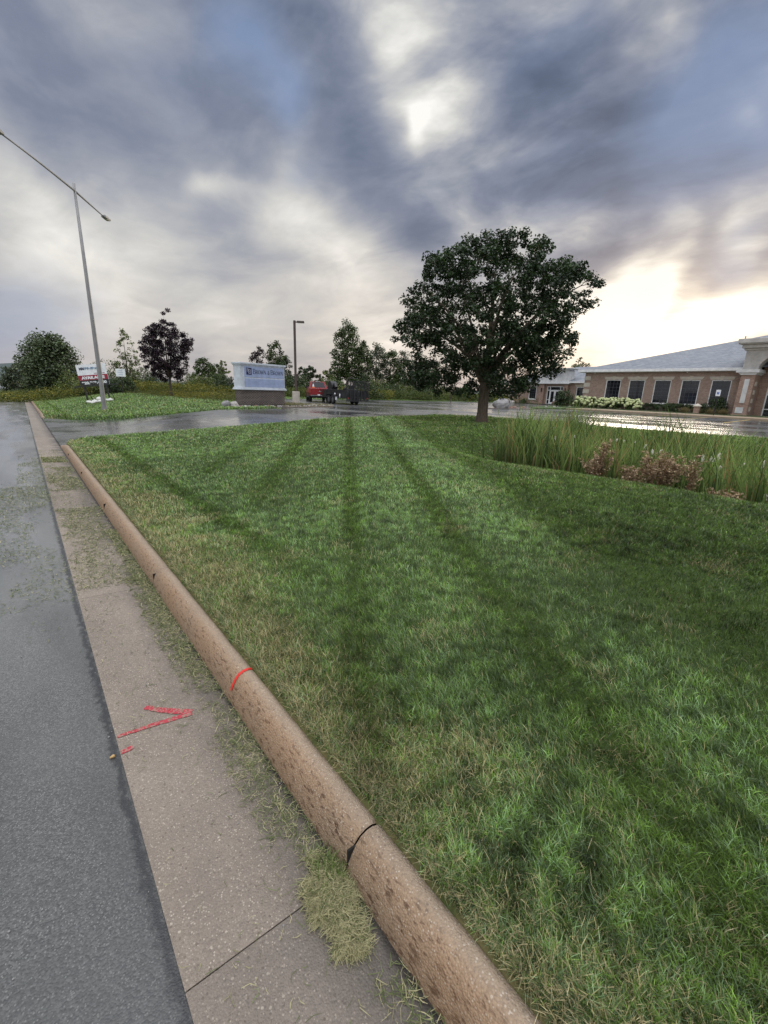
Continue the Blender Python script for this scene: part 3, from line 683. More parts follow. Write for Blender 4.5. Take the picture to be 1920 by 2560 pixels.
# loose clippings on the gutter and the street
def clippings(name, x, y, label, scale=1.0, pile=None, dryp=.4, ln=None):
    n = len(x); z = np.where(x > .116, pan_z(x, y), road_z(y) + .003) + rng.uniform(0, .006, n)
    if pile is not None: z = z + pile * rng.random(n)
    a = rng.uniform(0, 2 * np.pi, n); L = (ln if ln is not None else rng.uniform(.018, .05, n)) * scale; w = rng.uniform(.0012, .0026, n) * np.clip(y / 2.2, 1, 4)
    tilt = rng.normal(0, .25, n)
    if pile is not None: tilt = rng.normal(0, .22, n); a = rng.normal(-1.9, 1.3, n)
    d = np.stack([np.cos(a) * np.cos(tilt), np.sin(a) * np.cos(tilt), np.abs(np.sin(tilt))], 1); sd_ = np.stack([-np.sin(a), np.cos(a), np.zeros(n)], 1) * (w / 2)[:, None]
    b = np.stack([x, y, z], 1); bend = np.stack([-np.sin(a), np.cos(a), np.zeros(n)], 1) * (rng.normal(0, .18, n) * L)[:, None]
    V = np.empty((n, 6, 3)); mid = b + d * (L / 2)[:, None] + bend; end = b + d * L[:, None]
    V[:, 0] = b - sd_; V[:, 1] = b + sd_; V[:, 2] = mid + sd_; V[:, 3] = mid - sd_; V[:, 4] = end + sd_ * .3; V[:, 5] = end - sd_ * .3
    t = rng.random(n)[:, None]; col = np.where(rng.random(n)[:, None] < dryp, np.array([.42, .385, .22]) * (.5 + .7 * t), np.array([.125, .15, .06]) * (.6 + .9 * t))
    C = np.repeat(col[:, None], 6, 1); i = np.arange(n)[:, None] * 6
    return tag(np_mesh(name, V.reshape(-1, 3), [i + np.array([[0, 1, 2, 3]]), i + np.array([[3, 2, 4, 5]])], M_weed, C.reshape(-1, 3)), label, kind='stuff', cat='grass clippings')
def pts(n, x0, x1, y0, y1, thr, sc=4, seed=1, sy=.45):
    x = rng.uniform(x0, x1, n); y = rng.uniform(y0, y1, n); k = fbm(x, y * sy, sc, seed) > thr + rng.normal(0, .05, n); return x[k], y[k]
q = [pts(5200, .13, .65, 4.15, 7.4, .42, 3, 3), pts(4200, .13, .62, 8.8, 11.6, .47, 3, 5), pts(4500, .14, .6, 12.4, 13.4, .4, 3, 5), pts(3600, .48, .66, 1.2, 4.3, .45, 8, 8), pts(5200, .55, .662, .3, 6, .30, 9, 2), pts(500, .13, .6, .5, 4, .35, 5, 6), pts(2500, .12, .64, 7, 15, .5, 4, 7)]
clippings('grass_clippings', np.concatenate([a[0] for a in q]), np.concatenate([a[1] for a in q]), 'green and yellow grass clippings scattered over the gutter pan')
q = [pts(4500, -.55, .11, 4.0, 9.5, .47, 3, 3), pts(2500, -.3, .10, 8, 14, .5, 3, 5), pts(1500, -.9, .1, 3, 10, .55, 3, 11)]
clippings('grass_clippings', np.concatenate([a[0] for a in q]), np.concatenate([a[1] for a in q]), 'sparse dull green clippings strewn along the asphalt edge', dryp=.25)
# the matted tuft by the broken joint
n = 12000; a = rng.uniform(0, 2 * np.pi, n); rr_ = np.sqrt(rng.random(n)); lx = rr_ * np.cos(a); ly = rr_ * np.sin(a)
x = .582 + .080 * lx + .02 * ly; y = .915 + .185 * ly; k = (x < .668) & (fbm(x, y, 16, 6) > .26 + .38 * rr_ ** 2); x, y, rk = x[k], y[k], rr_[k]
clippings('matted_grass_clump', x, y, 'matted clump of pale cut grass lying against the kerb joint', pile=.026 * (1 - rk ** 2) + .002, dryp=.8, ln=rng.uniform(.014, .055, len(x)))
n = 260; x = rng.normal(.62, .03, n); y = rng.normal(.99, .035, n); cc = np.array([.13, .19, .05]) * rng.uniform(.6, 1.6, (n, 1)); k = x < .67
tag(blades('grass_tuft', x[k], y[k], pan_z(x[k], y[k]), rng.uniform(.04, .09, k.sum()), rng.uniform(.002, .0035, k.sum()), rng.uniform(0, 6.28, k.sum()), rng.uniform(.1, .8, k.sum()), cc[k], M_grass), 'small upright green grass tuft growing from the gutter joint', 'grass tuft')
mb = MB(); mb.poly([(xx_, yy_, float(pan_z(xx_, yy_)) - .002) for xx_, yy_ in [(min(.664, .585 + (.050 + .014 * math.sin(3 * a_) + .012 * math.sin(7 * a_ + 1)) * math.cos(a_)), .90 + (.155 + .03 * math.sin(4 * a_)) * math.sin(a_)) for a_ in np.linspace(0, 2 * math.pi, 40)[:-1]]])
tag(mb.build('soil_patch', mat('damp_soil', (.045, .035, .024), .95)), 'thin layer of dark soil under the matted cut grass', 'soil')
# little stones and debris on the gutter and street
mb = MB()
for i in range(160):
    x = random.uniform(-.6, .66); y = random.uniform(.3, 8) ** 1.0; r = random.uniform(.0015, .0035) * (1 + y / 8)
    z = float(pan_z(x, y)) if x > .116 else road_z(y) + .003
    mb.blob((x, y, z), r, i, 1, .2, .7)
tag(mb.build('grit', M_rock), 'loose pale grit scattered on the street edge and gutter', kind='stuff', cat='grit')
mb = MB(); mb.blob((.085, 2.03, road_z(2) + .006), .009, 5, 2, .2, .8, 1.2, .8)
tag(mb.build('pebble', mat('tan_pebble', (.5, .33, .14), .7), smooth=True), 'single tan pebble at the asphalt edge beside the red dash', 'pebble')

# ------------------------------------------------------------------ trees
def leaf_cloud(name, C, rad, per, size, cols, m, parent, droop=.4, flat=.75, off=(0, 0, 0), amb=None):
    n = len(C); idx_ = np.repeat(np.arange(n), per); N = len(idx_)
    g = rng.normal(0, 1, (N, 3)); g /= np.maximum(np.linalg.norm(g, axis=1), .01)[:, None]; g *= (rng.random(N) ** .45)[:, None]
    P = C[idx_] + g * (rad[idx_] if hasattr(rad, '__len__') else rad)[:, None] * np.array([1, 1, flat])
    nrm = g * .5 + np.array([0, 0, .7]) + rng.normal(0, .55, (N, 3)); nrm /= np.linalg.norm(nrm, axis=1)[:, None]
    t = np.cross(nrm, rng.normal(0, 1, (N, 3))); t /= np.linalg.norm(t, axis=1)[:, None]; b = np.cross(nrm, t)
    s = (size * rng.uniform(.6, 1.25, N))[:, None]
    V = np.empty((N, 6, 3)); dr = np.array([0, 0, -1.]) * s * droop
    V[:, 0] = P - t * s * .5; V[:, 1] = P - b * s * .52 + t * s * .05; V[:, 2] = P + t * s * .18 - b * s * .22; V[:, 3] = P + t * s * .62 + dr * .4; V[:, 4] = P + t * s * .15 + b * s * .25; V[:, 5] = P + b * s * .52 + dr * .3
    k = rng.random(n)[:, None]; cc = cols[0] * (1 - k) + cols[1] * k; col = cc[idx_] * rng.choice([.6, .85, 1.1, 1.7], (N, 1), p=[.25, .35, .3, .1])
    Cc = np.repeat(col[:, None], 6, 1); i = np.arange(N)[:, None] * 6
    return np_mesh(name, V.reshape(-1, 3) - np.array(off), [i + np.array([[0, 1, 2, 3]]), i + np.array([[0, 3, 4, 5]])], m, np.clip(Cc.reshape(-1, 3), 0, .8), parent)
def branch_path(a, b, sag=.12, n=6, jit=.05):
    a = Vector(a); b = Vector(b); L = (b - a).length; out = []
    j = Vector((random.uniform(-1, 1), random.uniform(-1, 1), random.uniform(-.5, .5))) * L * jit
    for i in range(n + 1):
        t = i / n; out.append(a.lerp(b, t) + Vector((0, 0, 1)) * L * sag * math.sin(math.pi * t) * (-1 if sag < 0 else 1) * .5 + j * math.sin(math.pi * t))
    return out
def profile_tree(name, base, H, prof, trunk_r, fork, nclump, crad, per, leaf, cols, label, group=None, bark=None, view=None, depthk=.85, nlimb=9, shell=.55, trunk_h=None, cat='tree', twig=.012, branches=True, shoots=0, lobes=.08):
    """prof: list of (z/H, left, right) half-widths in metres across the line of sight"""
    bx, by = base; bz = LZ(bx, by); root = thing(name, (bx, by, bz), label, cat, group)
    vd = np.array([bx, by]) / math.hypot(bx, by); rt = np.array([vd[1], -vd[0]])       # lateral axis
    pz = np.array([p[0] for p in prof]) * H; pl = np.array([p[1] for p in prof]); pr = np.array([p[2] for p in prof])
    pts_ = []
    while len(pts_) < nclump:
        z = random.uniform(pz[0], pz[-1]); l = np.interp(z, pz, pl); r = np.interp(z, pz, pr)
        w = l + r; 
        if random.random() > (w / (pl + pr).max()) ** 1.1: continue
        u = random.uniform(-1, 1); v = random.uniform(-1, 1); q = math.hypot(u, v)
        th_ = math.atan2(z - H * .55, (r if u > 0 else l) * u); bump_ = 1 - lobes * (.5 + .5 * math.sin(th_ * 7 + 1.3 * v + 2)) - lobes * .9 * (.5 + .5 * math.sin(th_ * 13 + 2.2 * v)) + lobes * .5
        if q > bump_ or random.random() > shell + (1 - shell) * q * q: continue
        lat = (r if u > 0 else l) * u; dep = w * .5 * depthk * v
        pts_.append((rt[0] * lat + vd[0] * dep, rt[1] * lat + vd[1] * dep, z))
    if shoots:
        for _ in range(shoots):
            b0 = max(random.sample([q for q in pts_ if q[2] < H * .86], 12), key=lambda q: math.hypot(q[0], q[1]) + abs(q[2] - H * .55)); d0 = Vector((b0[0], b0[1], (b0[2] - H * .45) * 1.1)).normalized()
            for q in range(1, 4): pts_.append(tuple(Vector(b0) + d0 * .17 * q + Vector((random.gauss(0, .05), random.gauss(0, .05), .03 * q))))
    C = np.array(pts_)
    mb = MB()
    nodes = []
    ph = np.random.default_rng(len(name) + nclump)
    tp = [(0, 0, -.15), (0, 0, 0.06), (0, 0, .25 * fork), (random.uniform(-.03, .03), 0, .6 * fork), (0.0, 0, fork)]
    mb.tube(tp, [trunk_r * 1.75, trunk_r * 1.28, trunk_r * 1.02, trunk_r * .96, trunk_r * .98], 12)
    top = (0, 0, H * .86); lead = branch_path((0, 0, fork * .92), top, .0, 10, .02)
    mb.tube(lead, list(np.linspace(trunk_r * .85, trunk_r * .06, 11)), 8); nodes += [(p, trunk_r * (.85 - .8 * i / 10)) for i, p in enumerate(lead) if i > 1]
    for k in range(nlimb):
        a = 2 * math.pi * (k + random.uniform(-.3, .3)) / nlimb; el = random.choice([.25, .45, .7, .8]); z = pz[0] + (pz[-1] - pz[0]) * el
        l = np.interp(z, pz, pl); r = np.interp(z, pz, pr); ca = math.cos(a); lat = (r if ca > 0 else l) * ca * .8; dep = (l + r) * .5 * depthk * math.sin(a) * .8
        end = (rt[0] * lat + vd[0] * dep, rt[1] * lat + vd[1] * dep, z); st = (0, 0, fork * random.uniform(.82, 1.25))
        bp = branch_path(st, end, .18, 9, .06); rr = trunk_r * random.uniform(.35, .5)
        mb.tube(bp, list(np.linspace(rr, rr * .18, 10)), 7); nodes += [(p, rr * (1 - .08 * i)) for i, p in enumerate(bp) if i > 1]
    NP = np.array([tuple(n[0]) for n in nodes])
    if branches:
        for c in C[np.argsort(np.linalg.norm(C - np.array([0, 0, fork]), axis=1))]:
            d = np.linalg.norm(NP - c, axis=1) + .8 * np.maximum(0, NP[:, 2] - c[2]); j = int(np.argmin(d)); r0 = min(nodes[j][1] * .6, twig * 2.2)
            NP = np.vstack([NP, c]); nodes.append((Vector(c), max(r0, twig * .5)))
            mb.tube(branch_path(NP[j], c, .1, 3, .08), list(np.linspace(max(r0, twig * .8), twig * .35, 4)), 4, cap=False)
    mb.build('trunk', bark or M_bark2, root, smooth=True)
    rad = crad * np.array([random.uniform(.7, 1.25) * (.6 if shoots and i >= nclump else 1) for i in range(len(C))])
    leaf_cloud('crown', C, rad, per, leaf, cols, M_leaf, root)
    return root
c3 = lambda *a: np.array(a)
# the big maple
MH = 7.5
mprof = [(.165, 2.6, 1.5), (.21, 4.0, 2.4), (.30, 4.45, 2.9), (.36, 3.9, 3.4), (.44, 4.2, 3.9), (.52, 4.35, 3.6), (.60, 4.3, 4.1), (.70, 4.0, 4.5), (.78, 3.7, 4.2), (.86, 3.1, 3.3), (.93, 2.3, 2.7), (1.0, 1.0, 1.6)]
profile_tree('maple_tree', MAPLE, MH, mprof, .235, 1.75, 900, .30, 70, .108, [c3(.018, .034, .015), c3(.040, .068, .025)], 'large round dark green maple with a single thick trunk at the end of the ditch', bark=M_bark, nlimb=14, shell=.30, shoots=0, lobes=.13, depthk=.8, cat='tree')
# purple maple on the far verge
def at_G(px, py):
    w = ray(px, py); t = 1.0
    lo = 1.0
    for t in np.arange(2, 160, .25):
        p = w * t + EYE
        if p[2] < LZ(p[0], p[1]): return p[0], p[1]
    return p[0], p[1]
PT = at_G(429, 992)
PD = math.hypot(*PT) / 49.5
profile_tree('purple_maple_tree', PT, 8.0 * PD, [(.19, .5, .6), (.24, 1.5 * PD, 1.5 * PD), (.30, 2.0 * PD, 1.7 * PD), (.45, 2.35 * PD, 1.9 * PD), (.60, 2.35 * PD, 2.3 * PD), (.70, 2.0 * PD, 2.3 * PD), (.78, 1.6 * PD, 1.5 * PD), (.84, .4 * PD, .9 * PD), (.90, .0, .55 * PD), (1.0, .1, .5 * PD)], .10, 1.5, 260, .30, 75, .115, [c3(.020, .012, .020), c3(.045, .024, .038)], 'dark purple leaved maple with a bare top shoot on the far lawn', nlimb=8, shell=.5)

# background trees: (kind, px, dist, height, halfwidth, label)
GREEN1 = [c3(.035, .060, .018), c3(.085, .120, .035)]; GREEN2 = [c3(.025, .045, .018), c3(.055, .080, .028)]; GREEN3 = [c3(.075, .105, .030), c3(.15, .175, .05)]; GREY = [c3(.05, .07, .04), c3(.10, .12, .07)]
def oval(lo, w, top=.5, lop=1.0): return [(lo, w * .5, w * .5), (lo + .12, w * .85 * lop, w * .85), (lo + .3 * (1 - lo) + .05, w * lop, w), (.72, w * .82, w * .85), (.88, w * top, w * .5), (1.0, w * .12, w * .15)]
def bg(px, dist, H, w, label, cols, lo=.12, n=110, per=45, leaf=.26, group='background trees', top=.5, name='background_tree', crad=None, fork=.2):
    base = bearing(px, dist)
    return profile_tree(name, base, H, oval(lo, w, top), max(.06, H * .018), max(.4, H * fork), n, crad or max(.35, w * .24), per, leaf, cols, label, group, nlimb=6, shell=.45, twig=.02, branches=n < 200)
bg(136, 78, 8.2, 3.6, 'broad dense green tree beside the street at the far left', [c3(.06, .085, .045), c3(.12, .155, .075)], .05, 260, 60, .28, crad=1.1)  # leaves lightened and greyed in colour to stand in for haze
bg(50, 110, 6.0, 3.6, 'pale green tree leaning over the street edge at far left', GREY, .05, 120, 50, .30)
bg(322, 66, 7.4, 1.5, 'slim young tree with thin open crown left of the purple maple', GREEN3, .15, 60, 26, .20, crad=.42)
bg(512, 92, 6.0, 2.6, 'rounded light green tree in the thicket right of the purple maple', GREEN1, .05, 80, 45, .28)
bg(541, 110, 6.2, 1.8, 'dull green tree in the gap left of the monument sign', GREY, .05, 50, 40, .3)
bg(561, 96, 6.3, 1.3, 'narrow pale tree just left of the monument sign', GREEN3, .1, 40, 30, .25)
bg(650, 52, 5.3, 1.2, 'small dark purple tree showing above the monument sign', [c3(.020, .012, .018), c3(.040, .022, .030)], .35, 70, 50, .13, crad=.35)
bg(690, 76, 8.4, 1.7, 'tall slender green tree right behind the monument sign', GREEN1, .1, 90, 40, .24, crad=.6)
bg(712, 80, 6.6, 1.6, 'shorter leaning green tree left of the car park lamp', GREEN2, .1, 70, 40, .24, crad=.6)
bg(755, 120, 6.4, 2.3, 'dark round tree just right of the car park lamp', GREEN2, .05, 60, 40, .34)
bg(777, 124, 7.2, 2.0, 'dark tree behind the cab of the red pickup', GREEN2, .05, 60, 40, .34)
bg(797, 130, 6.2, 1.3, 'small pointed dark tree above the pickup roof', GREEN2, .1, 34, 40, .3, top=.25)
bg(822, 90, 5.2, 1.6, 'small yellow green tree right of the pickup cab', GREEN3, .05, 50, 40, .26)
bg(836, 96, 6.6, 1.3, 'small dark pointed tree behind the trailer front', GREEN2, .05, 50, 40, .26, top=.3)
bg(868, 78, 12.2, 2.9, 'tallest poplar behind the trailer with an open twiggy crown', GREEN1, .12, 230, 46, .24, crad=.72, top=.75)
bg(904, 80, 9.4, 1.7, 'poplar leaning right from the tallest poplar', GREEN1, .12, 90, 42, .24, crad=.6)
bg(940, 84, 9.3, 2.4, 'grey green poplar second right of the tallest poplar', GREY, .08, 130, 44, .25, crad=.75)
bg(975, 86, 8.8, 2.5, 'full poplar in the row left of the big maple', GREEN1, .06, 130, 44, .25, crad=.8)
bg(1008, 88, 8.9, 2.5, 'poplar half hidden by the left edge of the big maple', GREEN2, .06, 120, 44, .25, crad=.8)
bg(1045, 92, 8.4, 2.6, 'dark poplar seen through the lower left of the maple crown', GREEN2, .06, 100, 40, .27, crad=.8)
bg(1085, 96, 7.4, 2.6, 'low dark tree behind the lowest left maple branches', GREEN2, .05, 90, 40, .27)
bg(1448, 112, 9.8, 3.0, 'sparse tree tops showing over the entrance wing roof', GREEN1, .2, 60, 30, .3)
bg(1130, 60, 2.6, .75, 'thin staked sapling on the grass left of the maple trunk', [c3(.06, .05, .03), c3(.09, .09, .04)], .5, 26, 26, .12, crad=.22, name='sapling')
# shrubs of the hedgerow
def shrub(px, dist, h, w, cols, label, group='hedgerow shrubs', name='shrub', n=46, per=55, leaf=.17, dep=1.0, xy=None, cat='shrub'):
    bx, by = xy or bearing(px, dist); bz = LZ(bx, by) if xy is None else xy_z
    root = thing(name, (bx, by, bz), label, cat, group)
    C = []
    while len(C) < n:
        u, v, q = random.uniform(-1, 1), random.uniform(-1, 1), random.uniform(.1, 1)
        if u * u + v * v + (q * .95) ** 2 < 1.0: C.append((u * w, v * w * dep, q * h))
    C = np.array(C); mb = MB()
    for c in C[::4]: mb.tube([(0, 0, 0), tuple(c * .55), tuple(c)], [.03, .02, .008], 4, cap=False)
    mb.build('stem', M_bark2, root)
    leaf_cloud('foliage', C, np.full(n, max(.16, min(h, w) * .32)), per, leaf, cols, M_leaf, root)
    return root
xy_z = LOT
words = ['low', 'spreading', 'rounded', 'tall', 'ragged', 'bushy', 'loose', 'dense']
SH = [(195, 70, 2.6, 2.6, GREEN3, 'yellow green bush below the broad tree at the far left'), (235, 64, 2.2, 2.2, GREEN3, 'light bush just left of the real estate board'), (275, 66, 3.6, 2.4, GREEN1, 'tall dark bush behind the real estate board'),
      (300, 58, 1.7, 1.6, GREEN2, 'low dark bush right of the street lamp foot'), (318, 70, 2.6, 2.0, GREEN3, 'golden green bush behind the small white sign'), (352, 74, 3.3, 2.3, GREEN1, 'green bush just left of the purple maple'),
      (385, 80, 3.0, 2.4, GREEN2, 'dark bush hidden behind the purple maple'), (478, 82, 2.7, 2.6, GREEN3, 'yellowish bush right of the purple maple trunk'), (505, 70, 2.3, 2.2, GREEN3, 'golden bush in front of the rounded tree'),
      (540, 74, 2.8, 2.2, GREEN1, 'dense green bush second left of the monument sign'), (566, 66, 2.6, 1.7, GREEN2, 'dark bush touching the left edge of the monument sign'), (700, 66, 3.6, 2.0, GREEN1, 'green bush just right of the monument sign'), (724, 70, 3.2, 2.0, GREEN2, 'dark bush left of the lamp base'),
      (752, 72, 3.0, 2.4, GREEN1, 'bush right of the lamp base'), (820, 72, 2.7, 2.2, GREEN3, 'pale bush between pickup and trailer'), (848, 70, 2.5, 2.2, GREEN1, 'bush behind the front of the trailer'), (918, 62, 3.2, 2.3, GREEN2, 'large dark bush right behind the trailer gate'),
      (945, 74, 2.8, 2.6, GREEN3, 'yellow green bush right of the trailer gate'), (980, 70, 2.4, 2.7, GREEN1, 'spreading bush under the poplar row'), (1020, 72, 2.2, 2.6, GREEN3, 'golden green bush left of the maple shade'), (1062, 70, 2.3, 2.6, GREEN1, 'low bush under the left side of the maple'), (1105, 74, 2.0, 2.4, GREEN3, 'yellowish bush behind the sapling'), (1160, 74, 2.0, 2.6, GREEN1, 'low bush just left of the maple trunk'), (1225, 80, 2.2, 2.6, GREEN3, 'pale bush just right of the maple trunk')]
for px, d, h, w, c, lab in SH: shrub(px, d, h, w, c, lab)
# meadow weeds / goldenrod: uncountable
def weeds(name, n, fx, label, h, w, cols, cat='weeds', lean=.25):
    x, y = fx(n); k = sdf(x, y) > .3; x, y = x[k], y[k]; n = len(x); z = lawn_z(x, y)
    t = rng.random(n)[:, None]; col = cols[0] * (1 - t) + cols[1] * t; pick = (fbm(x, y, .12, 3) > .52) & (rng.random(n) < .55); col = np.where(pick[:, None], cols[2] * rng.uniform(.7, 1.2, (n, 1)), col)
    H_ = h * (.55 + .9 * fbm(x, y, .15, 8)) * rng.uniform(.6, 1.15, n)
    return tag(blades(name, x, y, z, H_, w * rng.uniform(.6, 1.3, n), rng.uniform(0, 6.28, n), np.abs(rng.normal(0, lean, n)), col, M_weed, tipcol=1.15), label, kind='stuff', cat=cat)
def fx_far(n):
    a = R(-2) + rng.random(n) * R(60); 
    lo = np.where(a < R(26), 62, 58); r = lo + rng.random(n) ** 1.5 * 60; return r * np.sin(a), r * np.cos(a)
def brush(name, n, fx, label, h, per, leaf, cols, cat='weeds', rad=.5):
    x, y = fx(n); k = sdf(x, y) > .6; x, y = x[k], y[k]; n = len(x); z = lawn_z(x, y)
    H_ = h * (.35 + 1.1 * fbm(x, y, .10, 8)) * rng.random(n) ** .6
    C = np.stack([x, y, z + H_ * .75], 1); t = rng.random(n)
    idx_ = np.repeat(np.arange(n), per); N = len(idx_); P = C[idx_] + rng.normal(0, 1, (N, 3)) * np.array([rad * .6, rad * .6, rad * .42]); P[:, 2] = np.maximum(P[:, 2], z[idx_] + .03)
    u = rng.normal(0, 1, (N, 3)); u /= np.linalg.norm(u, axis=1)[:, None]; v = np.cross(u, rng.normal(0, 1, (N, 3))); v /= np.linalg.norm(v, axis=1)[:, None]
    s_ = (leaf * rng.uniform(.5, 1.3, N))[:, None]; V = np.empty((N, 4, 3)); V[:, 0] = P - u * s_; V[:, 1] = P - v * s_ * .45; V[:, 2] = P + u * s_; V[:, 3] = P + v * s_ * .45
    cc = cols[0] * (1 - t)[:, None] + cols[1] * t[:, None]; gold = (fbm(x, y, .09, 3) > .50) & (rng.random(n) < .5) & (H_ > h * .35); cc = np.where(gold[:, None], cols[2] * .5 + cc * .5, cc)
    col = cc[idx_] * rng.uniform(.65, 1.35, (N, 1)); i = np.arange(N)[:, None] * 4
    return tag(np_mesh(name, V.reshape(-1, 3), [i + np.array([[0, 1, 2, 3]])], M_weed, np.repeat(col[:, None], 4, 1).reshape(-1, 3)), label, kind='stuff', cat=cat)
brush('meadow_weeds', 9000, fx_far, 'tall yellow green meadow weeds and goldenrod beyond the lawns', 1.35, 24, .10, [c3(.045, .070, .020), c3(.12, .135, .040), c3(.34, .28, .05)])
def fx_mid(n):
    return rng.normal(13.8, 2.4, n), rng.normal(43, 4.5, n)
brush('wet_meadow_grass', 1400, fx_mid, 'rough olive grass patch with yellow flowers between lawn and sign', .42, 26, .05, [c3(.06, .08, .022), c3(.15, .14, .045), c3(.36, .30, .04)], rad=.35)
def fx_isl(n): return rng.uniform(13.2, 18.4, n), rng.uniform(27.2, 31, n)
# ------------------------------------------------------------------ reeds in the ditch
def reeds(n):
    x = rng.uniform(9.55, 16.0, n); y = -3 + rng.random(n) * 11.6
    e = np.abs((x - 12.5) / 3.6); k = (e + rng.normal(0, .06, n) < 1) & (fbm(x, y, .9, 12) > .22) & (rng.random(n) < np.clip((.76 * x - .1 - y) / .9, .03, 1) * np.clip((9.3 - y) / 1.0, 0, 1)); return x[k], y[k]
x, y = reeds(19000); n = len(x); z = lawn_z(x, y); t = rng.random(n)[:, None]
col = (c3(.030, .060, .020) * (1 - t) + c3(.24, .32, .10) * t) * (.45 + 1.2 * fbm(x, y, 1.6, 4))[:, None]; tan = rng.random(n) < .12; col = np.where(tan[:, None], c3(.30, .22, .10) * rng.uniform(.6, 1.2, (n, 1)), col)
hh = rng.uniform(.45, 1.55, n) * (.45 + .85 * fbm(x, y, .7, 13)) * 1.28; hh = np.minimum(hh, 2.0)
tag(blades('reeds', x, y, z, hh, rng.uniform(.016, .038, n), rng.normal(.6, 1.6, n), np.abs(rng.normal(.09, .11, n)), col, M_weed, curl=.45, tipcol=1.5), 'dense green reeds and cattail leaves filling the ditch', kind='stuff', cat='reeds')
n = 9000; x = rng.uniform(9.4, 16, n); y = rng.uniform(-3, 9, n); k = y < .74 * x; x, y = x[k], y[k]; n = len(x); z = lawn_z(x, y); t = rng.random(n)[:, None]
tag(blades('ditch_undergrowth', x, y, z, rng.uniform(.2, .6, n), rng.uniform(.012, .03, n), rng.uniform(0, 6.28, n), rng.uniform(.1, .9, n), c3(.03, .05, .018) * (1 - t) + c3(.10, .11, .04) * t, M_weed), 'tangled dark undergrowth at the bottom of the ditch', kind='stuff', cat='undergrowth')
# cattails: stem, leaves, fluffy head
CT = [(1388, 1097, 12.2, 1.0, 'white cattail head standing highest at the left end of the reeds'), (1384, 1071, 13.5, .5, 'small cattail head just behind the leftmost tall one'), (1436, 1091, 13.2, .5, 'tiny pale cattail head left of the tall rusty dock'), (1542, 1101, 13.0, .7, 'small cattail head just right of the tall rusty dock'), (1560, 1103, 13.4, .6, 'second small cattail head right of the tall rusty dock'),
      (1613, 1118, 12.0, 1.0, 'fluffy white cattail head above the left of the wide rusty dock'), (1631, 1131, 11.6, 1.0, 'plump white cattail head left above the wide rusty dock'), (1651, 1130, 11.9, .8, 'narrow cattail head above the wide rusty dock'), (1661, 1131, 12.3, .6, 'thin cattail head just right of the narrow one'), (1757, 1146, 11.2, 1.2, 'largest white cattail head right of the wide rusty dock'),
      (1734, 1156, 11.4, .9, 'rounded cattail head lower left of the largest'), (1778, 1149, 11.6, .9, 'leaning cattail head just right of the largest'), (1784, 1150, 12.1, .7, 'cattail head tucked behind the leaning one'), (1797, 1142, 11.4, 1.2, 'tall ragged cattail head with loose fluff'), (1800, 1170, 11.0, .8, 'low cattail head under the ragged one'), (1857, 1163, 11.2, .7, 'slim cattail head near the right edge of the reeds'), (1911, 1160, 10.8, 1.2, 'big cattail head at the right edge of the photo'), (1589, 1105, 13.6, .5, 'faint far cattail head among the middle reeds'), (1913, 1243, 9.8, 1.0, 'pale drooping cattail head low at the right edge')]
for px, py, dist, sc, lab in CT:
    w = ray(px, py); t = dist / math.hypot(w[0], w[1]); p = w * t + EYE; gz = LZ(p[0], p[1]); hgt = max(.3, p[2] - gz)
    r = thing('cattail', (p[0], p[1], gz), lab, 'cattail', 'cattails with white seed heads in the ditch')
    lx = random.uniform(-.06, .06); mb = MB(); mb.tube([(lx * -3, 0, -.05), (lx * -1, 0, hgt * .5), (0, 0, hgt - .05), (0, 0, hgt + .14 * sc)], [.007, .006, .005, .002], 5); mb.build('stem', M_stem, r)
    mb = MB(); L = .062 * sc
    mb.tube([(0, 0, hgt - L), (0.004, 0, hgt - L * .7), (0, 0.004, hgt), (0.003, 0, hgt + L * .7), (0, 0, hgt + L)], [.008, .018 * sc ** .5, .024 * sc ** .5, .018 * sc ** .5, .007], 8)
    for q in range(5): mb.blob((random.uniform(-.02, .02), random.uniform(-.02, .02), hgt + random.uniform(-L, L)), .014 * sc ** .5, q, 1, .3)
    mb.build('seed_head', M_fluff, r, smooth=True)
    x = rng.normal(0, .04, 5); y = rng.normal(0, .04, 5)
    blades('leaves', x, y, np.zeros(5), rng.uniform(.7, 1.1, 5) * hgt, np.full(5, .018), rng.uniform(0, 6.28, 5), np.full(5, .12), np.tile(c3(.10, .15, .05), (5, 1)), M_weed, parent=r)
# rusty dock plants
def dock(px, py_top, dist, h, w, lab, n):
    ww = ray(px, py_top); t = dist / math.hypot(ww[0], ww[1]); p = ww * t + EYE; gz = LZ(p[0], p[1]); h = max(h, p[2] - gz)
    r = thing('dock_plant', (p[0], p[1], gz), lab, 'weed plant', 'rusty brown dock plants in the ditch'); mb = MB(); C = []
    for k in range(n):
        a = random.uniform(0, 6.28); q = random.uniform(.1, 1) * w; tip = Vector((math.cos(a) * q, math.sin(a) * q * .8, h * random.uniform(.62, 1) * (1 - .25 * q / max(w, .01))))
        bp = branch_path((0, 0, -.05), tip, .12, 8, .05); mb.tube(bp, list(np.linspace(.008, .003, 9)), 4, cap=False)
        for i in range(4, 9):
            for _ in range(3): C.append(tuple(bp[i] + Vector((random.gauss(0, .03), random.gauss(0, .03), random.gauss(0, .03)))))
        for i in (4, 5, 6):
            tp = bp[i] + Vector((random.uniform(-.16, .16), random.uniform(-.16, .16), random.uniform(.05, .2))); mb.tube([bp[i], tp], [.004, .002], 4, cap=False)
            for f in (.4, .7, 1): C.append(tuple(bp[i].lerp(tp, f)))
    mb.build('stem', mat('rusty_stem', (.20, .10, .05), .8), r)
    C = np.array(C); leaf_cloud('seed_cluster', C, np.full(len(C), .045), 7, .034, [c3(.22, .145, .09), c3(.46, .34, .23)], M_weed, r)
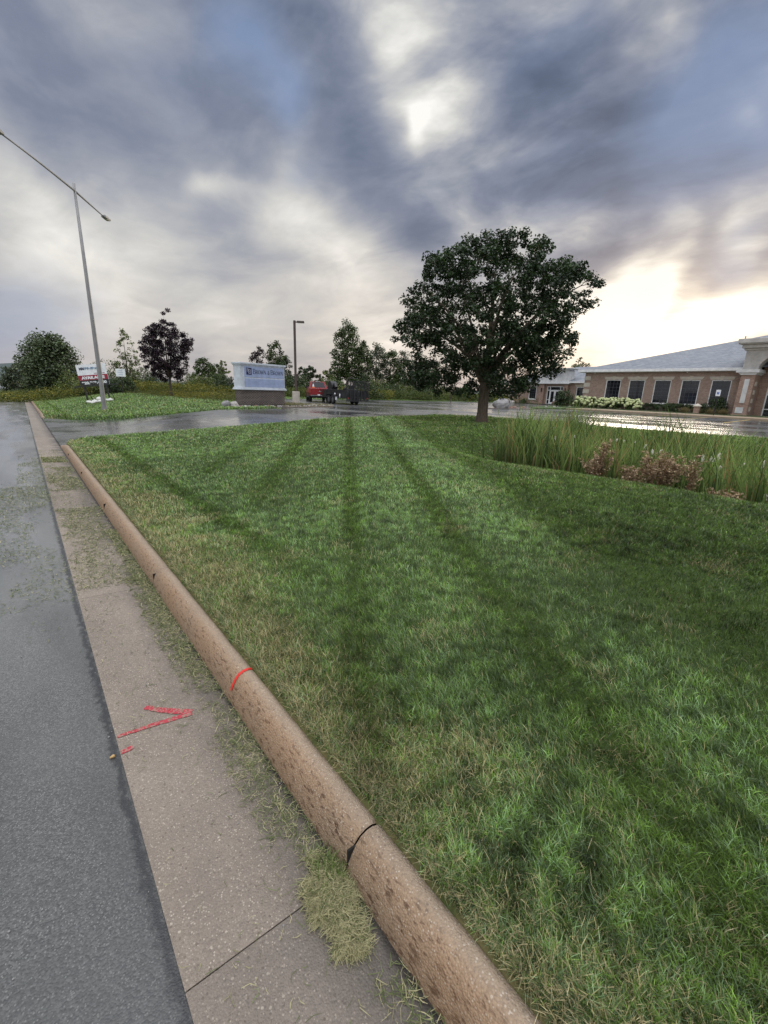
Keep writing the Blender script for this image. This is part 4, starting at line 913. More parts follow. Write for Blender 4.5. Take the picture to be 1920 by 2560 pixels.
dock(1519, 1072, 10.45, 1.0, .20, 'tallest rusty brown dock spire rising above the reeds', 9)
dock(1503, 1112, 10.3, .8, .40, 'loose rusty dock below the tallest spire', 8)
dock(1577, 1160, 9.75, .5, .28, 'small rusty dock at the lawn edge', 8)
dock(1665, 1112, 9.65, .95, .55, 'widest rusty brown dock clump near the lawn edge', 26)
dock(1745, 1128, 9.55, .7, .10, 'slim rusty dock spike right of the widest clump', 4)
dock(1826, 1225, 9.3, .4, .38, 'low reddish dock mixed into the reeds at right', 7)
# ------------------------------------------------------------------ lettering
STK = {'B': [([(0, 0), (0, 1)], 1), ([(0, 1), (.38, 1), (.5, .9), (.5, .64), (.38, .53), (0, .53)], .45), ([(0, .53), (.42, .53), (.58, .42), (.58, .12), (.42, 0), (0, 0)], .45), ([(.55, .12), (.58, .42)], .9), ([(.49, .64), (.5, .9)], .9)],
       'R': [([(0, 0), (0, 1)], 1), ([(0, 1), (.38, 1), (.52, .88), (.52, .62), (.38, .5), (0, .5)], .45), ([(.25, .5), (.62, 0)], .9), ([(.51, .62), (.52, .88)], .9)],
       'O': [([(.12, .1), (.0, .35), (0, .65), (.12, .9)], 1), ([(.12, .9), (.35, 1), (.58, .9)], .5), ([(.58, .9), (.7, .65), (.7, .35), (.58, .1)], 1), ([(.58, .1), (.35, 0), (.12, .1)], .5)],
       'W': [([(0, 1), (.25, 0)], 1), ([(.25, 0), (.48, .95)], .45), ([(.45, 1), (.70, 0)], 1), ([(.70, 0), (.95, 1)], .45)],
       'N': [([(0, 0), (0, 1)], .5), ([(0, 1), (.62, 0)], 1), ([(.62, 0), (.62, 1)], .5)],
       '&': [([(.62, 0), (.12, .72), (.18, .95), (.34, 1), (.46, .85), (.40, .66), (.1, .42), (0, .2), (.14, 0), (.38, 0), (.62, .38)], .6)],
       'A': [([(0, 0), (.35, 1)], .5), ([(.35, 1), (.7, 0)], 1), ([(.14, .35), (.56, .35)], .5)]}
ADV = {'B': .78, 'R': .80, 'O': .90, 'W': 1.12, 'N': .84, '&': .84, ' ': .35}
def serif_text(mb, txt, org, ex, ez, H, wgt=.15, nrm=(0, 0, 0), caps=.78):
    """strokes of a serif small-caps face laid out along ex (unit vector) and ez"""
    ex = Vector(ex); ez = Vector(ez); o = Vector(org); x = 0.0; first = True
    for ch in txt:
        if ch == ' ': x += ADV[' '] * H; first = True; continue
        h = H if first or ch == '&' and False else H * caps
        if ch == '&': h = H * caps
        for pts_, wt in STK[ch]:
            w = wgt * wt * h
            for a, b in zip(pts_[:-1], pts_[1:]):
                d = Vector((b[0] - a[0], b[1] - a[1])); L = d.length or 1; n = Vector((-d.y, d.x)) / L * w / 2 / h; e = d / L * w * .25 / h
                q = [(a[0] - e.x + n.x, a[1] - e.y + n.y), (a[0] - e.x - n.x, a[1] - e.y - n.y), (b[0] + e.x - n.x, b[1] + e.y - n.y), (b[0] + e.x + n.x, b[1] + e.y + n.y)]
                mb.quad(*[o + ex * (x + p[0] * h) + ez * (p[1] * h) for p in q])
        if ch in 'BRNW':       # serifs
            sx = {'B': [(0, 0), (0, 1)], 'R': [(0, 0), (0, 1), (.62, 0)], 'N': [(0, 0), (0, 1), (.62, 1)], 'W': [(0, 1), (.45, 1), (.95, 1)]}[ch]
            for (a, b) in sx:
                p = o + ex * (x + a * h) + ez * (b * h); mb.quad(p - ex * .11 * h - ez * .018 * h, p + ex * .11 * h - ez * .018 * h, p + ex * .11 * h + ez * .018 * h, p - ex * .11 * h + ez * .018 * h)
        x += ADV[ch] * h + .02 * H; first = False
    return x
def font_text(name, txt, size, m, parent, loc, rot, bold=0.0, width=None, ext=0.004):
    cu = bpy.data.curves.new(name, 'FONT'); cu.body = txt; cu.size = size; cu.extrude = ext; cu.offset = bold
    tmp = bpy.data.objects.new(name, cu); COL.objects.link(tmp); dg = bpy.context.evaluated_depsgraph_get(); dg.update()
    me = bpy.data.meshes.new_from_object(tmp.evaluated_get(dg)); bpy.data.objects.remove(tmp); me.name = name
    if width:
        xs = [v.co.x for v in me.vertices]; k = width / (max(xs) - min(xs)); x0 = min(xs)
        for v in me.vertices: v.co.x = (v.co.x - x0) * k
    me.materials.clear(); me.materials.append(m); o = bpy.data.objects.new(name, me); COL.objects.link(o); o.parent = parent; o.location = loc; o.rotation_euler = rot; return o
# ------------------------------------------------------------------ monument sign (front runs 73 deg from the street)
SA = (10.45, 26.9); SBZ = LZ(10.3, 27.3) ; ang = R(16.5)
sg = thing('monument_sign', (SA[0], SA[1], min(SBZ, .30)), 'white monument sign on a dark brick base with the words Brown & Brown', 'sign', None, ang)
# local: x along the front, y to the back, z up
SL = 3.5; ST = .62
mb = MB(); mb.box(.0, SL, 0, ST, -.25, .22); mb.build('footing', M_conc, sg, bevel=.012)
mb = MB(); mb.box(.004, SL - .004, .004, ST - .004, .22, 1.10); mb.build('brick_base', M_brick2, sg)
mb = MB(); mb.box(-.12, SL + .10, -.10, ST + .10, 1.10, 1.16); mb.box(-.09, SL + .07, -.07, ST + .07, 1.16, 1.24); mb.box(-.12, SL + .10, -.10, ST + .10, 2.60, 2.70); mb.box(-.07, SL + .05, -.05, ST + .05, 2.53, 2.60); mb.build('trim', M_signframe, sg, bevel=.01)
mb = MB(); mb.box(-.03, SL + .01, -.01, ST + .01, 1.24, 2.53); cab_ = mb.build('cabinet', M_signframe, sg)
mb = MB(); mb.box(.27, SL - .05, -.03, -.012, 1.86, 2.48); mb.build('name_panel', M_signblue, sg); mb = MB(); mb.box(.27, SL - .05, -.03, -.012, 1.28, 1.78); mb.build('blank_panel', M_signblue, sg)
mb = MB(); mb.box(.40, .80, -.045, -.03, 2.00, 2.40); lg = mb.build('logo', M_navy, sg)
mb = MB(); 
serif_text(mb, 'B', (.455, -.049, 2.19), (1, 0, 0), (0, 0, 1), .17, .2); serif_text(mb, 'B', (.585, -.049, 2.06), (1, 0, 0), (0, 0, 1), .25, .16)
mb.build('monogram', mat('logo_pale', (.55, .58, .68), .5), lg)
mb = MB(); serif_text(mb, 'BROWN & BROWN', (0, 0, 0), (1, 0, 0), (0, 0, 1), .285, .17)
wd = max(v[0] for v in mb.v); k = 2.42 / wd; mb.v = [(.93 + a * k, -.034, 2.065 + c) for a, b, c in mb.v]; mb.build('lettering', M_ink, sg)
# rocks round its foot
rk = random.Random(11); RL = []
lab = []
for i in range(26):
    t = i / 25; x = -.75 + t * 4.6; y = -.22 - rk.uniform(0, .16) ; r = rk.uniform(.07, .12)
    RL.append((x, y, r))
ca, sa = math.cos(ang), math.sin(ang)
def rock(name, x, y, r, m, label, seed, group=None, flat=.7, z=None, sx=1.0):
    mb = MB(); mb.blob((0, 0, 0), r, seed, 3, .22, flat, sx, 1); o = mb.build(name, m, None, smooth=False); zz = LZ(x, y) if z is None else z
    o.location = (x, y, zz + r * flat * .5); return tag(o, label, 'rock', group)
ms = [M_rock, M_rock2, M_rock3]
for i, (lx, ly, r) in enumerate(RL):
    X = SA[0] + lx * ca - ly * sa; Y = SA[1] + lx * sa + ly * ca
    rock('rock', X, Y, r, ms[i % 3 if i % 5 else 1], 'small rounded stone edging the front of the monument sign', i, 'stones edging the foot of the monument sign', z=max(LZ(X, Y), float(drive_z(X, Y))))
for i, (lx, ly, r, l) in enumerate([(-.95, .25, .30, 'largest grey boulder at the left foot of the monument sign'), (-.62, -.05, .27, 'second grey boulder leaning on the left end of the sign foot'), (-.35, .15, .18, 'brown stone between the boulders and the brick base')]):
    X = SA[0] + lx * ca - ly * sa; Y = SA[1] + lx * sa + ly * ca; rock('boulder', X, Y, r, ms[i % 3] if i else M_rock, l, 40 + i, z=LZ(X, Y), flat=.8)
# ------------------------------------------------------------------ street lamp
LP = at_G(262, 1026); lz = LZ(*LP)
lp = thing('street_lamp', (LP[0], LP[1], lz), 'tall grey street lamp with two long arms standing on the far verge', 'street lamp')
HL = 11.9
mb = MB(); mb.tube([(0, 0, -.2), (0, 0, .04), (0, 0, HL * .5), (0, 0, HL)], [.135, .13, .10, .062], 14); mb.build('pole', M_steel, lp, smooth=True)
mb = MB(); mb.tube([(0, 0, -.1), (0, 0, .03)], [.2, .2], 14); mb.tube([(0, 0, .03), (0, 0, .26)], [.165, .15], 14); mb.build('base_collar', M_steel, lp)
ad = Vector((math.sin(R(33.5)), math.cos(R(33.5)), 0))
for sgn, L in ((1, 2.9), (-1, 5.3)):
    P2 = [Vector((0, 0, HL - .35)) + ad * sgn * L * t + Vector((0, 0, (.12 * math.sin(t * 1.9) if sgn < 0 else -.25 * t))) for t in np.linspace(0, 1, 9)]
    mb = MB(); mb.tube(P2, list(np.linspace(.055, .032, 9)), 8); arm = mb.build('arm', M_steel, lp, smooth=True)
    e = P2[-1]; T = Matrix.Translation(e) @ Matrix.Rotation(-math.atan2(ad.x * sgn, ad.y * sgn), 4, 'Z')
    mb = MB(); mb.box(-.13, .13, -.05, .62, -.05, .05, T); mb.box(-.09, .09, .0, .5, .05, .10, T); hd = mb.build('lamp_head', M_steel, lp, bevel=.02)
    mb = MB(); mb.box(-.10, .10, .18, .56, -.075, -.05, T); mb.build('lens', M_lampglass, hd)
# ------------------------------------------------------------------ estate agent board
RP = at_G(250, 1006); rzz = LZ(*RP)
re_ = thing('real_estate_board', (RP[0], RP[1], rzz), 'leaning real estate board with a red AVAILABLE band on a black metal frame', 'sign', None, -R(26))
Tl = Matrix.Rotation(-R(6.5), 4, 'Y')
def rb(x0, x1, y0, y1, z0, z1, nm, m, par=re_, bev=0):
    mb = MB(); mb.box(x0, x1, y0, y1, z0, z1, Tl); return mb.build(nm, m, par, bevel=bev)
for x in (-.78, .74):
    rb(x - .05, x + .05, -.04, .04, 0, 1.3, 'leg', M_black); 
    mb = MB(); mb.tube([Tl @ Vector((x + .05, 0, 1.2)), Tl @ Vector((x + .22, .5, .02))], .028, 6); mb.build('brace', M_black, re_)
rb(-1.45, 1.55, -.05, .05, 1.20, 1.28, 'crossbar', M_black)
pn = rb(-1.0, 1.0, -.025, .025, 1.29, 2.78, 'panel', M_signwhite)
rb(-1.0, 1.0, -.030, -.0255, 1.66, 2.02, 'red_band', M_signred, pn); rb(-1.0, 1.0, -.030, -.0255, 1.29, 1.655, 'black_band', M_black, pn)
rot = (Matrix.Rotation(-R(6.5), 4, 'Y') @ Matrix.Rotation(R(90), 4, 'X')).to_euler()
def rt_(nm, txt, size, m, x, z, w, bold=.012): return font_text(nm, txt, size, m, pn, tuple(Tl @ Vector((x, -.036, z))), rot, bold, w)
rt_('agency_name', 'NAI', .22, M_ink, -.82, 2.42, .34, .02); rt_('agency_name', 'Pfefferle', .22, mat('blue_grey_letters', (.20, .30, .42), .5), -.44, 2.42, 1.1)
rt_('offer_text', 'AVAILABLE', .27, M_signwhite, -.82, 1.74, 1.6, .016); rt_('phone_number', '920.968.4700', .25, M_signwhite, -.86, 1.38, 1.7, .012)
rt_('tagline', 'www.naipfefferle.com', .08, M_signred, .10, 2.10, .75, .002)
for i, (x, y, r, l) in enumerate([(-.62, -.22, .22, 'leftmost white sandbag on the frame of the real estate board'), (-.30, -.10, .25, 'white sandbag leaning on the left leg of the board'), (-.02, .05, .24, 'topmost white sandbag under the middle of the board'), (.14, -.30, .20, 'front white sandbag lowest on the grass under the board'), (-.30, -.36, .2, 'flat white sandbag in front of the left leg'), (.80, -.18, .24, 'white sandbag against the right leg of the board'), (.60, .06, .2, 'small white sandbag just inside the right leg')]):
    mb = MB(); mb.blob((0, 0, 0), r, 80 + i, 3, .10, .55, 1.15, .8); mb.tube([(0, 0, r * .4), (.02, 0, r * .75)], [.05, .02], 6)
    o = mb.build('sandbag', M_bag, None, smooth=True); c_, s_ = math.cos(-R(26)), math.sin(-R(26)); X = RP[0] + x * c_ - y * s_; Y = RP[1] + x * s_ + y * c_; o.location = (X, Y, LZ(X, Y) + r * .42 + (.16 if i == 2 else 0)); o.rotation_euler = (0, random.uniform(-.4, .4), i); tag(o, l, 'sandbag', 'white sandbags weighing down the board')
# small white sign further back
b_ = bearing(305, 57); ws = thing('small_board', (b_[0], b_[1], LZ(*b_)), 'small white board on a post in the weeds left of the purple maple', 'sign', None, -R(20))
mb = MB(); mb.box(-.04, .04, -.03, .03, 0, 2.1); mb.build('post', M_black, ws); mb = MB(); mb.box(-.46, .46, -.05, -.03, 1.75, 2.55); pw = mb.build('panel', M_signwhite, ws)
for k, wl in enumerate((.34, .5, .42)):
    mb = MB(); mb.box(-wl / 2, wl / 2, -.053, -.0505, 2.32 - k * .2, 2.37 - k * .2); mb.build('printed_line', M_signblue, pw)
# ------------------------------------------------------------------ car park lamp
pl = thing('car_park_lamp', (17.9, 34.1, LOT), 'dark bronze car park lamp on a round concrete foot behind the monument sign', 'street lamp')
mb = MB(); mb.tube([(0, 0, -.02), (0, 0, .92)], [.31, .31], 20); mb.tube([(0, 0, .92), (0, 0, .95)], [.31, .28], 20); mb.build('concrete_base', M_cream, pl, smooth=False)
mb = MB(); mb.box(-.075, .075, -.075, .075, .95, 6.45); mb.build('pole', M_bronze, pl, bevel=.01)
mb = MB(); mb.box(-.13, .13, -.13, .13, .95, 1.0); mb.build('base_plate', M_bronze, pl)
T = Matrix.Translation((0, 0, 6.32)) @ Matrix.Rotation(-R(32), 4, 'Z')
mb = MB(); mb.box(.07, .22, -.03, .03, -.03, .05, T); mb.build('bracket', M_bronze, pl); mb = MB(); mb.box(.2, .78, -.2, .2, -.03, .10, T); hd = mb.build('lamp_head', M_bronze, pl, bevel=.02)
mb = MB(); mb.box(.26, .72, -.15, .15, -.045, -.03, T); mb.build('lens', M_lampglass, hd)
# island between the drive and the car park
isl = [(12.9, 26.6), (14.5, 26.9), (16.4, 27.6), (18.2, 28.6), (19.2, 30.4), (18.9, 31.6), (16.4, 31.4), (14.6, 30.8)]
isl = smooth_poly(isl, 2)
flat('gravel_island', isl, LOT - .05, mat('island_gravel', (.20, .165, .125), .95), .11)
def in_isl(n):
    x, y = fx_isl(n); k = sdf(x, y, isl) < -.12; return x[k], y[k]
x, y = in_isl(5200); n = len(x); t = rng.random(n)[:, None]
tag(blades('island_weeds', x, y, np.full(n, LOT + .055), rng.uniform(.05, .26, n) * np.where(x < 15.5, 1.2, .6), rng.uniform(.012, .022, n), rng.uniform(0, 6.28, n), rng.uniform(.1, .8, n), c3(.12, .12, .05) * (1 - t) + c3(.24, .21, .12) * t, M_weed), 'straggly dry weeds on the gravel island by the sign', kind='stuff', cat='weeds')
mb = MB()
x, y = in_isl(900)
for i in range(len(x)): mb.blob((x[i], y[i], LOT + .07), random.uniform(.03, .08), i, 1, .25, .6)
tag(mb.build('island_stones', M_rock2), 'loose pale stones covering the gravel island', kind='stuff', cat='stones')
# ------------------------------------------------------------------ vehicles
def wheel(name, par, x, y, r, w, m_rim=None):
    mb = MB(); seg = 22
    pr = [(-w / 2, r * .62), (-w / 2, r * .93), (-w * .36, r), (w * .36, r), (w / 2, r * .93), (w / 2, r * .62)]
    n = len(pr); 
    for k in range(seg):
        a = 2 * math.pi * k / seg
        for (o_, q) in pr: mb.v.append((x + o_, y + math.cos(a) * q, r + math.sin(a) * q))
    for k in range(seg):
        for j in range(n - 1): a, b = k * n + j, ((k + 1) % seg) * n + j; mb.f.append((a, a + 1, b + 1, b)); mb.mi.append(0)
    o = mb.build(name, M_rubber, par, smooth=True)
    mb = MB(); 
    for s in (-1, 1):
        xx = x + s * w * .30; mb.v2 = None
        ctr = len(mb.v); mb.v.append((xx + s * .03, y, r))
        for k in range(seg): a = 2 * math.pi * k / seg; mb.v.append((xx, y + math.cos(a) * r * .63, r + math.sin(a) * r * .63))
        for k in range(seg): mb.f.append((ctr, ctr + 1 + k, ctr + 1 + (k + 1) % seg)); mb.mi.append(0)
    mb.build('rim', m_rim or M_chrome, o); return o
def loft(sections, m, name, par, smooth=True, bevel=.03):
    mb = MB(); n = len(sections[0])
    for s in sections: mb.v += [tuple(p) for p in s]
    for i in range(len(sections) - 1):
        for k in range(n): mb.f.append((i * n + k, i * n + (k + 1) % n, (i + 1) * n + (k + 1) % n, (i + 1) * n + k)); mb.mi.append(0)
    mb.f.append(tuple(range(n))[::-1]); mb.f.append(tuple((len(sections) - 1) * n + k for k in range(n))); mb.mi += [0, 0]
    o = mb.build(name, m, par, bevel=bevel); return o
TRK = thing('pickup_truck', (23.45, 40.1, LOT), 'red crew cab pickup seen from behind on the wet car park', 'pickup truck', None, -R(25))
def sect(y, w, z0, z1, tum=.05): return [(-w, y, z0), (w, y, z0), (w + .02, y, z0 + (z1 - z0) * .45), (w - tum, y, z1), (-w + tum, y, z1), (-w - .02, y, z0 + (z1 - z0) * .45)]
# y forward, x right
loft([sect(-2.85, .95, .62, 1.24), sect(-2.8, .97, .55, 1.27), sect(-.9, .97, .50, 1.27), sect(-.85, .97, .50, 1.30), sect(1.3, .97, .48, 1.28), sect(1.6, .97, .48, 1.24), sect(2.6, .94, .52, 1.16, .12), sect(2.85, .86, .58, 1.02, .16)], M_red, 'body', TRK)
mb = MB()
def frus(mb, b, t): 
    for i in range(4): mb.quad(b[i], b[(i + 1) % 4], t[(i + 1) % 4], t[i])
    mb.quad(*t)
cb = [(-.92, -.92, 1.28), (.92, -.92, 1.28), (.92, 1.55, 1.27), (-.92, 1.55, 1.27)]; ct = [(-.70, -.62, 1.90), (.70, -.62, 1.90), (.68, .62, 1.91), (-.68, .62, 1.91)]
frus(mb, cb, ct); mb.build('cab', M_red, TRK, bevel=.05)
def lerp3(a, b, t): return tuple(a[i] * (1 - t) + b[i] * t for i in range(3))
def inset_win(name, A, B, C_, D, off, u0, u1, v0, v1):
    mb = MB(); f = lambda u, v: Vector(lerp3(lerp3(A, B, u), lerp3(D, C_, u), v)) + Vector(off)
    mb.quad(f(u0, v0), f(u1, v0), f(u1, v1), f(u0, v1)); return mb.build(name, M_glass, TRK)
inset_win('rear_window', cb[0], cb[1], ct[1], ct[0], (0, -.012, .004), .10, .90, .10, .90)
inset_win('windscreen', cb[2], cb[3], ct[3], ct[2], (0, .012, .004), .06, .94, .08, .92)
inset_win('side_window', cb[3], cb[0], ct[0], ct[3], (-.012, 0, .003), .10, .50, .12, .88); inset_win('side_window', cb[3], cb[0], ct[0], ct[3], (-.012, 0, .003), .54, .88, .12, .88)
inset_win('side_window', cb[1], cb[2], ct[2], ct[1], (.012, 0, .003), .12, .46, .12, .88); inset_win('side_window', cb[1], cb[2], ct[2], ct[1], (.012, 0, .003), .50, .90, .12, .88)
mb = MB(); mb.box(-.80, .80, -2.78, -.96, 1.268, 1.275); mb.build('bed_cover', M_black, TRK)
mb = MB(); mb.box(-.78, .78, -2.885, -2.862, .72, 1.25); tg = mb.build('tailgate', M_red, TRK, bevel=.012); mb = MB(); mb.box(-.1, .1, -2.90, -2.887, 1.08, 1.14); mb.build('handle', M_black, tg)
mb = MB(); mb.prism([(0.11 * math.cos(a), .98 + .08 * math.sin(a)) for a in np.linspace(0, 6.28, 13)[:-1]], 'y', -2.895, -2.886); mb.build('badge', M_chrome, tg)
mb = MB(); mb.box(-.92, .92, -3.02, -2.82, .52, .64); mb.build('rear_bumper', mat('dark_chrome', (.16, .16, .17), .35, .6), TRK, bevel=.03); mb = MB(); mb.box(-.25, .0, -3.03, -3.022, .60, .72); mb.build('number_plate', M_signwhite, TRK)
for s in (-1, 1):
    mb = MB(); mb.box(s * .965 - .085, s * .965 + .005 if s > 0 else s * .965 + .085, -2.885, -2.80, .84, 1.20); mb.build('tail_light', M_tail, TRK)
    mb = MB(); mb.box(min(s * .95, s * 1.16), max(s * .95, s * 1.16), 1.02, 1.14, 1.22, 1.46); mb.build('side_mirror', M_black, TRK, bevel=.03)
    mb = MB(); mb.box(min(s * .84, s * .985), max(s * .84, s * .985), -.6, 1.3, .40, .46); mb.build('running_board', M_chrome, TRK)
    for y in (-1.85, 1.90):
        wheel('wheel', TRK, s * .84, y, .40, .28)
        mb = MB(); mb.prism([(y + .52 * math.cos(a), .40 + .50 * math.sin(a)) for a in np.linspace(0, math.pi, 12)], 'x', *(sorted((s * .955, s * .992)))); mb.build('wheel_arch', M_black if False else M_rubber, TRK)
mb = MB(); mb.box(-.25, .25, -.7, -.64, 1.885, 1.915); mb.build('brake_light', M_signwhite, TRK)
mb = MB(); mb.box(-.7, .7, -2.4, 2.3, .36, .52); mb.build('chassis', M_black, TRK)
# traffic cone in the bed
cn = thing('traffic_cone', (0, 0, 0), 'white and orange traffic cone standing in the bed of the red pickup', 'traffic cone')
cn.location = TRK.matrix_basis @ Vector((-.55, -1.35, 1.275)) if False else Vector((23.45, 40.1, LOT)) + Matrix.Rotation(-R(25), 3, 'Z') @ Vector((-.50, -1.3, 1.275))
mb = MB(); mb.box(-.15, .15, -.15, .15, 0, .03); mb.tube([(0, 0, .03), (0, 0, .14)], [.12, .10], 12); mb.tube([(0, 0, .36), (0, 0, .48)], [.05, .03], 12); mb.build('cone_body', M_orange, cn); mb = MB(); mb.tube([(0, 0, .14), (0, 0, .36)], [.10, .05], 12, cap=False); mb.build('reflective_band', M_signwhite, cn)
# landscaping trailer
TC = (22.3, 33.65); TR_ = thing('utility_trailer', (TC[0], TC[1], LOT), 'black tandem axle utility trailer with a tall mesh ramp gate', 'trailer', None, -R(8))
mb = MB(); mb.box(-.98, .98, -2.75, 2.4, .52, .62); mb.build('deck', M_black, TR_)
mb = MB()
for z in (1.16,): 
    for x in (-.97, .97): mb.box(x - .03, x + .03, -2.75, 2.4, z - .03, z + .03)
for x in (-.97, .97):
    for y in np.linspace(-2.6, 2.3, 6): mb.box(x - .025, x + .025, y - .025, y + .025, .62, 1.16)
mb.box(-.97, .97, 2.34, 2.40, 1.13, 1.19); mb.build('side_rail', M_black, TR_)
mb = MB()
for x in (-.97, .97): mb.box(x - .012, x + .012, -2.7, 2.3, .62, 1.12)
mb.build('side_panel', M_black, TR_)
mb = MB(); mb.tube([(-.8, 2.4, .55), (0, 3.9, .52)], .045, 6); mb.tube([(.8, 2.4, .55), (0, 3.9, .52)], .045, 6); mb.tube([(0, 3.8, .52), (0, 4.1, .50)], .06, 6); mb.build('tongue', M_black, TR_)
mb = MB(); mb.tube([(.12, 3.5, .1), (.12, 3.5, .85)], .03, 6); mb.tube([(.12, 3.5, .1), (.12, 3.5, .06)], .09, 8); mb.build('jack', M_chrome, TR_)
for s in (-1, 1):
    for y in (-.42, .42): wheel('wheel', TR_, s * 1.13, y, .38, .20, mat('dull_rim', (.12, .12, .12), .5))
    mb = MB(); pf = [(-.86, .66), (-.78, .80), (-.6, .84), (.6, .84), (.78, .80), (.86, .66), (.83, .66), (.75, .765), (.58, .80), (-.58, .80), (-.75, .765), (-.83, .66)]; mb.prism(pf, 'x', *sorted((s * 1.0, s * 1.26))); mb.build('fender', M_black, TR_)
mb = MB(); mb.box(-1.22, -1.06, -1.05, -1.02, .35, .62); mb.build('number_plate', M_signwhite, TR_)
mb = MB(); gy_ = -2.82
for x in np.linspace(-1.0, 1.0, 7): mb.box(x - .036, x + .036, gy_ - .025, gy_ + .025, .30, 1.95)
for z in (.33, 1.92): mb.box(-1.028, 1.028, gy_ - .027, gy_ + .027, z - .03, z + .03)
gt = mb.build('ramp_gate', M_black, TR_)
mb = MB()
for x in np.arange(-.97, .98, .07): mb.box(x - .008, x + .008, gy_ + .026, gy_ + .034, .36, 1.90)
for z in np.arange(.40, 1.9, .07): mb.box(-.98, .98, gy_ + .035, gy_ + .042, z - (.008 if z > 1 else .022), z + (.008 if z > 1 else .022))
mb.build('gate_mesh', M_mesh, gt)
for s in (-1, 1): mb = MB(); mb.box(s * .9 - .06, s * .9 + .06, -2.90, -2.86, .50, .60); mb.build('tail_light', M_tail, TR_)
# a mower on the trailer, spare wheel and canisters: things it carries
Tm = Matrix.Rotation(-R(8), 3, 'Z')
def onT(x, y, z): return Vector((TC[0], TC[1], LOT)) + Tm @ Vector((x, y, z))
mw_ = thing('ride_on_mower', onT(.05, -1.2, .62), 'black ride on mower carried behind the trailer gate', 'mower', None, -R(8))
mb = MB(); mb.prism([(-.75, .22), (-.7, .62), (-.25, .70), (0, .42), (.55, .40), (.62, .22)], 'x', -.42, .42); mb.build('body', M_black, mw_, bevel=.03)
mb = MB(); mb.box(-.26, .26, -.32, .14, .46, .56); mb.box(-.26, .26, -.38, -.28, .5, .98); mb.build('seat', M_rubber, mw_, bevel=.04)
for s in (-1, 1):
    mb = MB(); mb.tube([(s * .5, -.55, .2), (s * .5, -.55, 1.55)], .025, 6); mb.build('roll_bar', M_black, mw_); mb = MB(); mb.tube([(s * .3, .25, .4), (s * .3, .15, .8), (s * .12, .05, .86)], .018, 6); mb.build('control_lever', M_black, mw_)
    wheel('wheel', mw_, s * .52, -.5, .28, .24, M_black); wheel('wheel', mw_, s * .42, .75, .15, .12, M_black)
mb = MB(); mb.tube([(-.5, -.55, 1.55), (.5, -.55, 1.55)], .025, 6); mb.build('cross_bar', M_black, mw_); mb = MB(); mb.box(-.62, .62, .1, .62, .08, .22); mb.build('mower_deck', M_black, mw_, bevel=.03)
bl = thing('leaf_vacuum', onT(-.35, 1.45, .62), 'black round blower housing at the front of the trailer', 'blower', None, -R(8))
mb = MB(); mb.tube([(-.3, 0, .82), (.25, 0, .82)], [.5, .5], 16); mb.build('housing', M_black, bl, bevel=.02); mb = MB(); mb.box(-.42, .5, -.55, .45, 0, .62); mb.build('engine', M_black, bl, bevel=.03); mb = MB(); mb.tube([(.0, -.1, 1.1), (0, -.5, 1.05), (0, -.8, .75)], [.12, .12, .14], 10); mb.build('chute', M_black, bl)
tk = thing('fuel_can', onT(-.62, .15, .62), 'white plastic canister on the trailer behind the wheels', 'canister'); mb = MB(); mb.box(-.17, .17, -.22, .22, 0, .30); mb.prism([(-.2, .30), (.2, .30), (.08, .42), (-.08, .42)], 'x', -.14, .14); mb.build('can', M_signwhite, tk, bevel=.03); mb = MB(); mb.tube([(0, .12, .38), (0, .16, .47)], [.035, .02], 8); mb.build('cap', M_red, tk)
mb = MB(); mb.blob((0, 0, .10), .13, 4, 2, .1, .8, 1.2, 1); o = mb.build('red_tool_bag', M_signred, None, smooth=True); o.location = onT(-.70, .75, .62); tag(o, 'small red bag beside the white canister on the trailer', 'bag')
for i, (x, y, z) in enumerate([(-1.0, -.62, .72), (-1.0, -1.6, .66)]):
    mb = MB(); mb.tube([(0, 0, -.13), (0, 0, .13)], [.05, .045], 10); mb.tube([(0, 0, .13), (0, 0, .19)], [.045, .015], 10); o = mb.build('water_bottle', M_signwhite, None, smooth=True); o.location = onT(x - .06, y, z + .05); tag(o, ['upper white bottle hung on the trailer rail', 'lower white bottle hung near the trailer gate'][i], 'bottle')
# ------------------------------------------------------------------ office building
BX = 51.0; BO = (51.0, 13.0, LOT); M_ink2 = 0
B = thing('office_building', BO, 'long single storey brick office building with a grey hipped roof and white portals', 'building')
def bb_(mb, name, m, par=None, **k):
    shift(mb, (-BO[0], -BO[1], -BO[2])); return mb.build(name, m, par or B, **k)
def wall_x(mb, X, y0, y1, z0, z1, holes, dep=.14):
    ys_ = sorted({y0, y1, *[h[0] for h in holes], *[h[1] for h in holes]}); zs = sorted({z0, z1, *[h[2] for h in holes], *[h[3] for h in holes]})
    for a, b in zip(ys_[:-1], ys_[1:]):
        for c, d in zip(zs[:-1], zs[1:]):
            if any(h[0] <= a and b <= h[1] and h[2] <= c and d <= h[3] for h in holes): continue
            mb.quad((X, b, c), (X, a, c), (X, a, d), (X, b, d))
    for h in holes:
        a, b, c, d = h; x2 = X + dep
        mb.quad((X, a, c), (X, a, d), (x2, a, d), (x2, a, c)); mb.quad((X, b, c), (x2, b, c), (x2, b, d), (X, b, d)); mb.quad((X, a, d), (X, b, d), (x2, b, d), (x2, a, d)); mb.quad((X, a, c), (x2, a, c), (x2, b, c), (X, b, c))
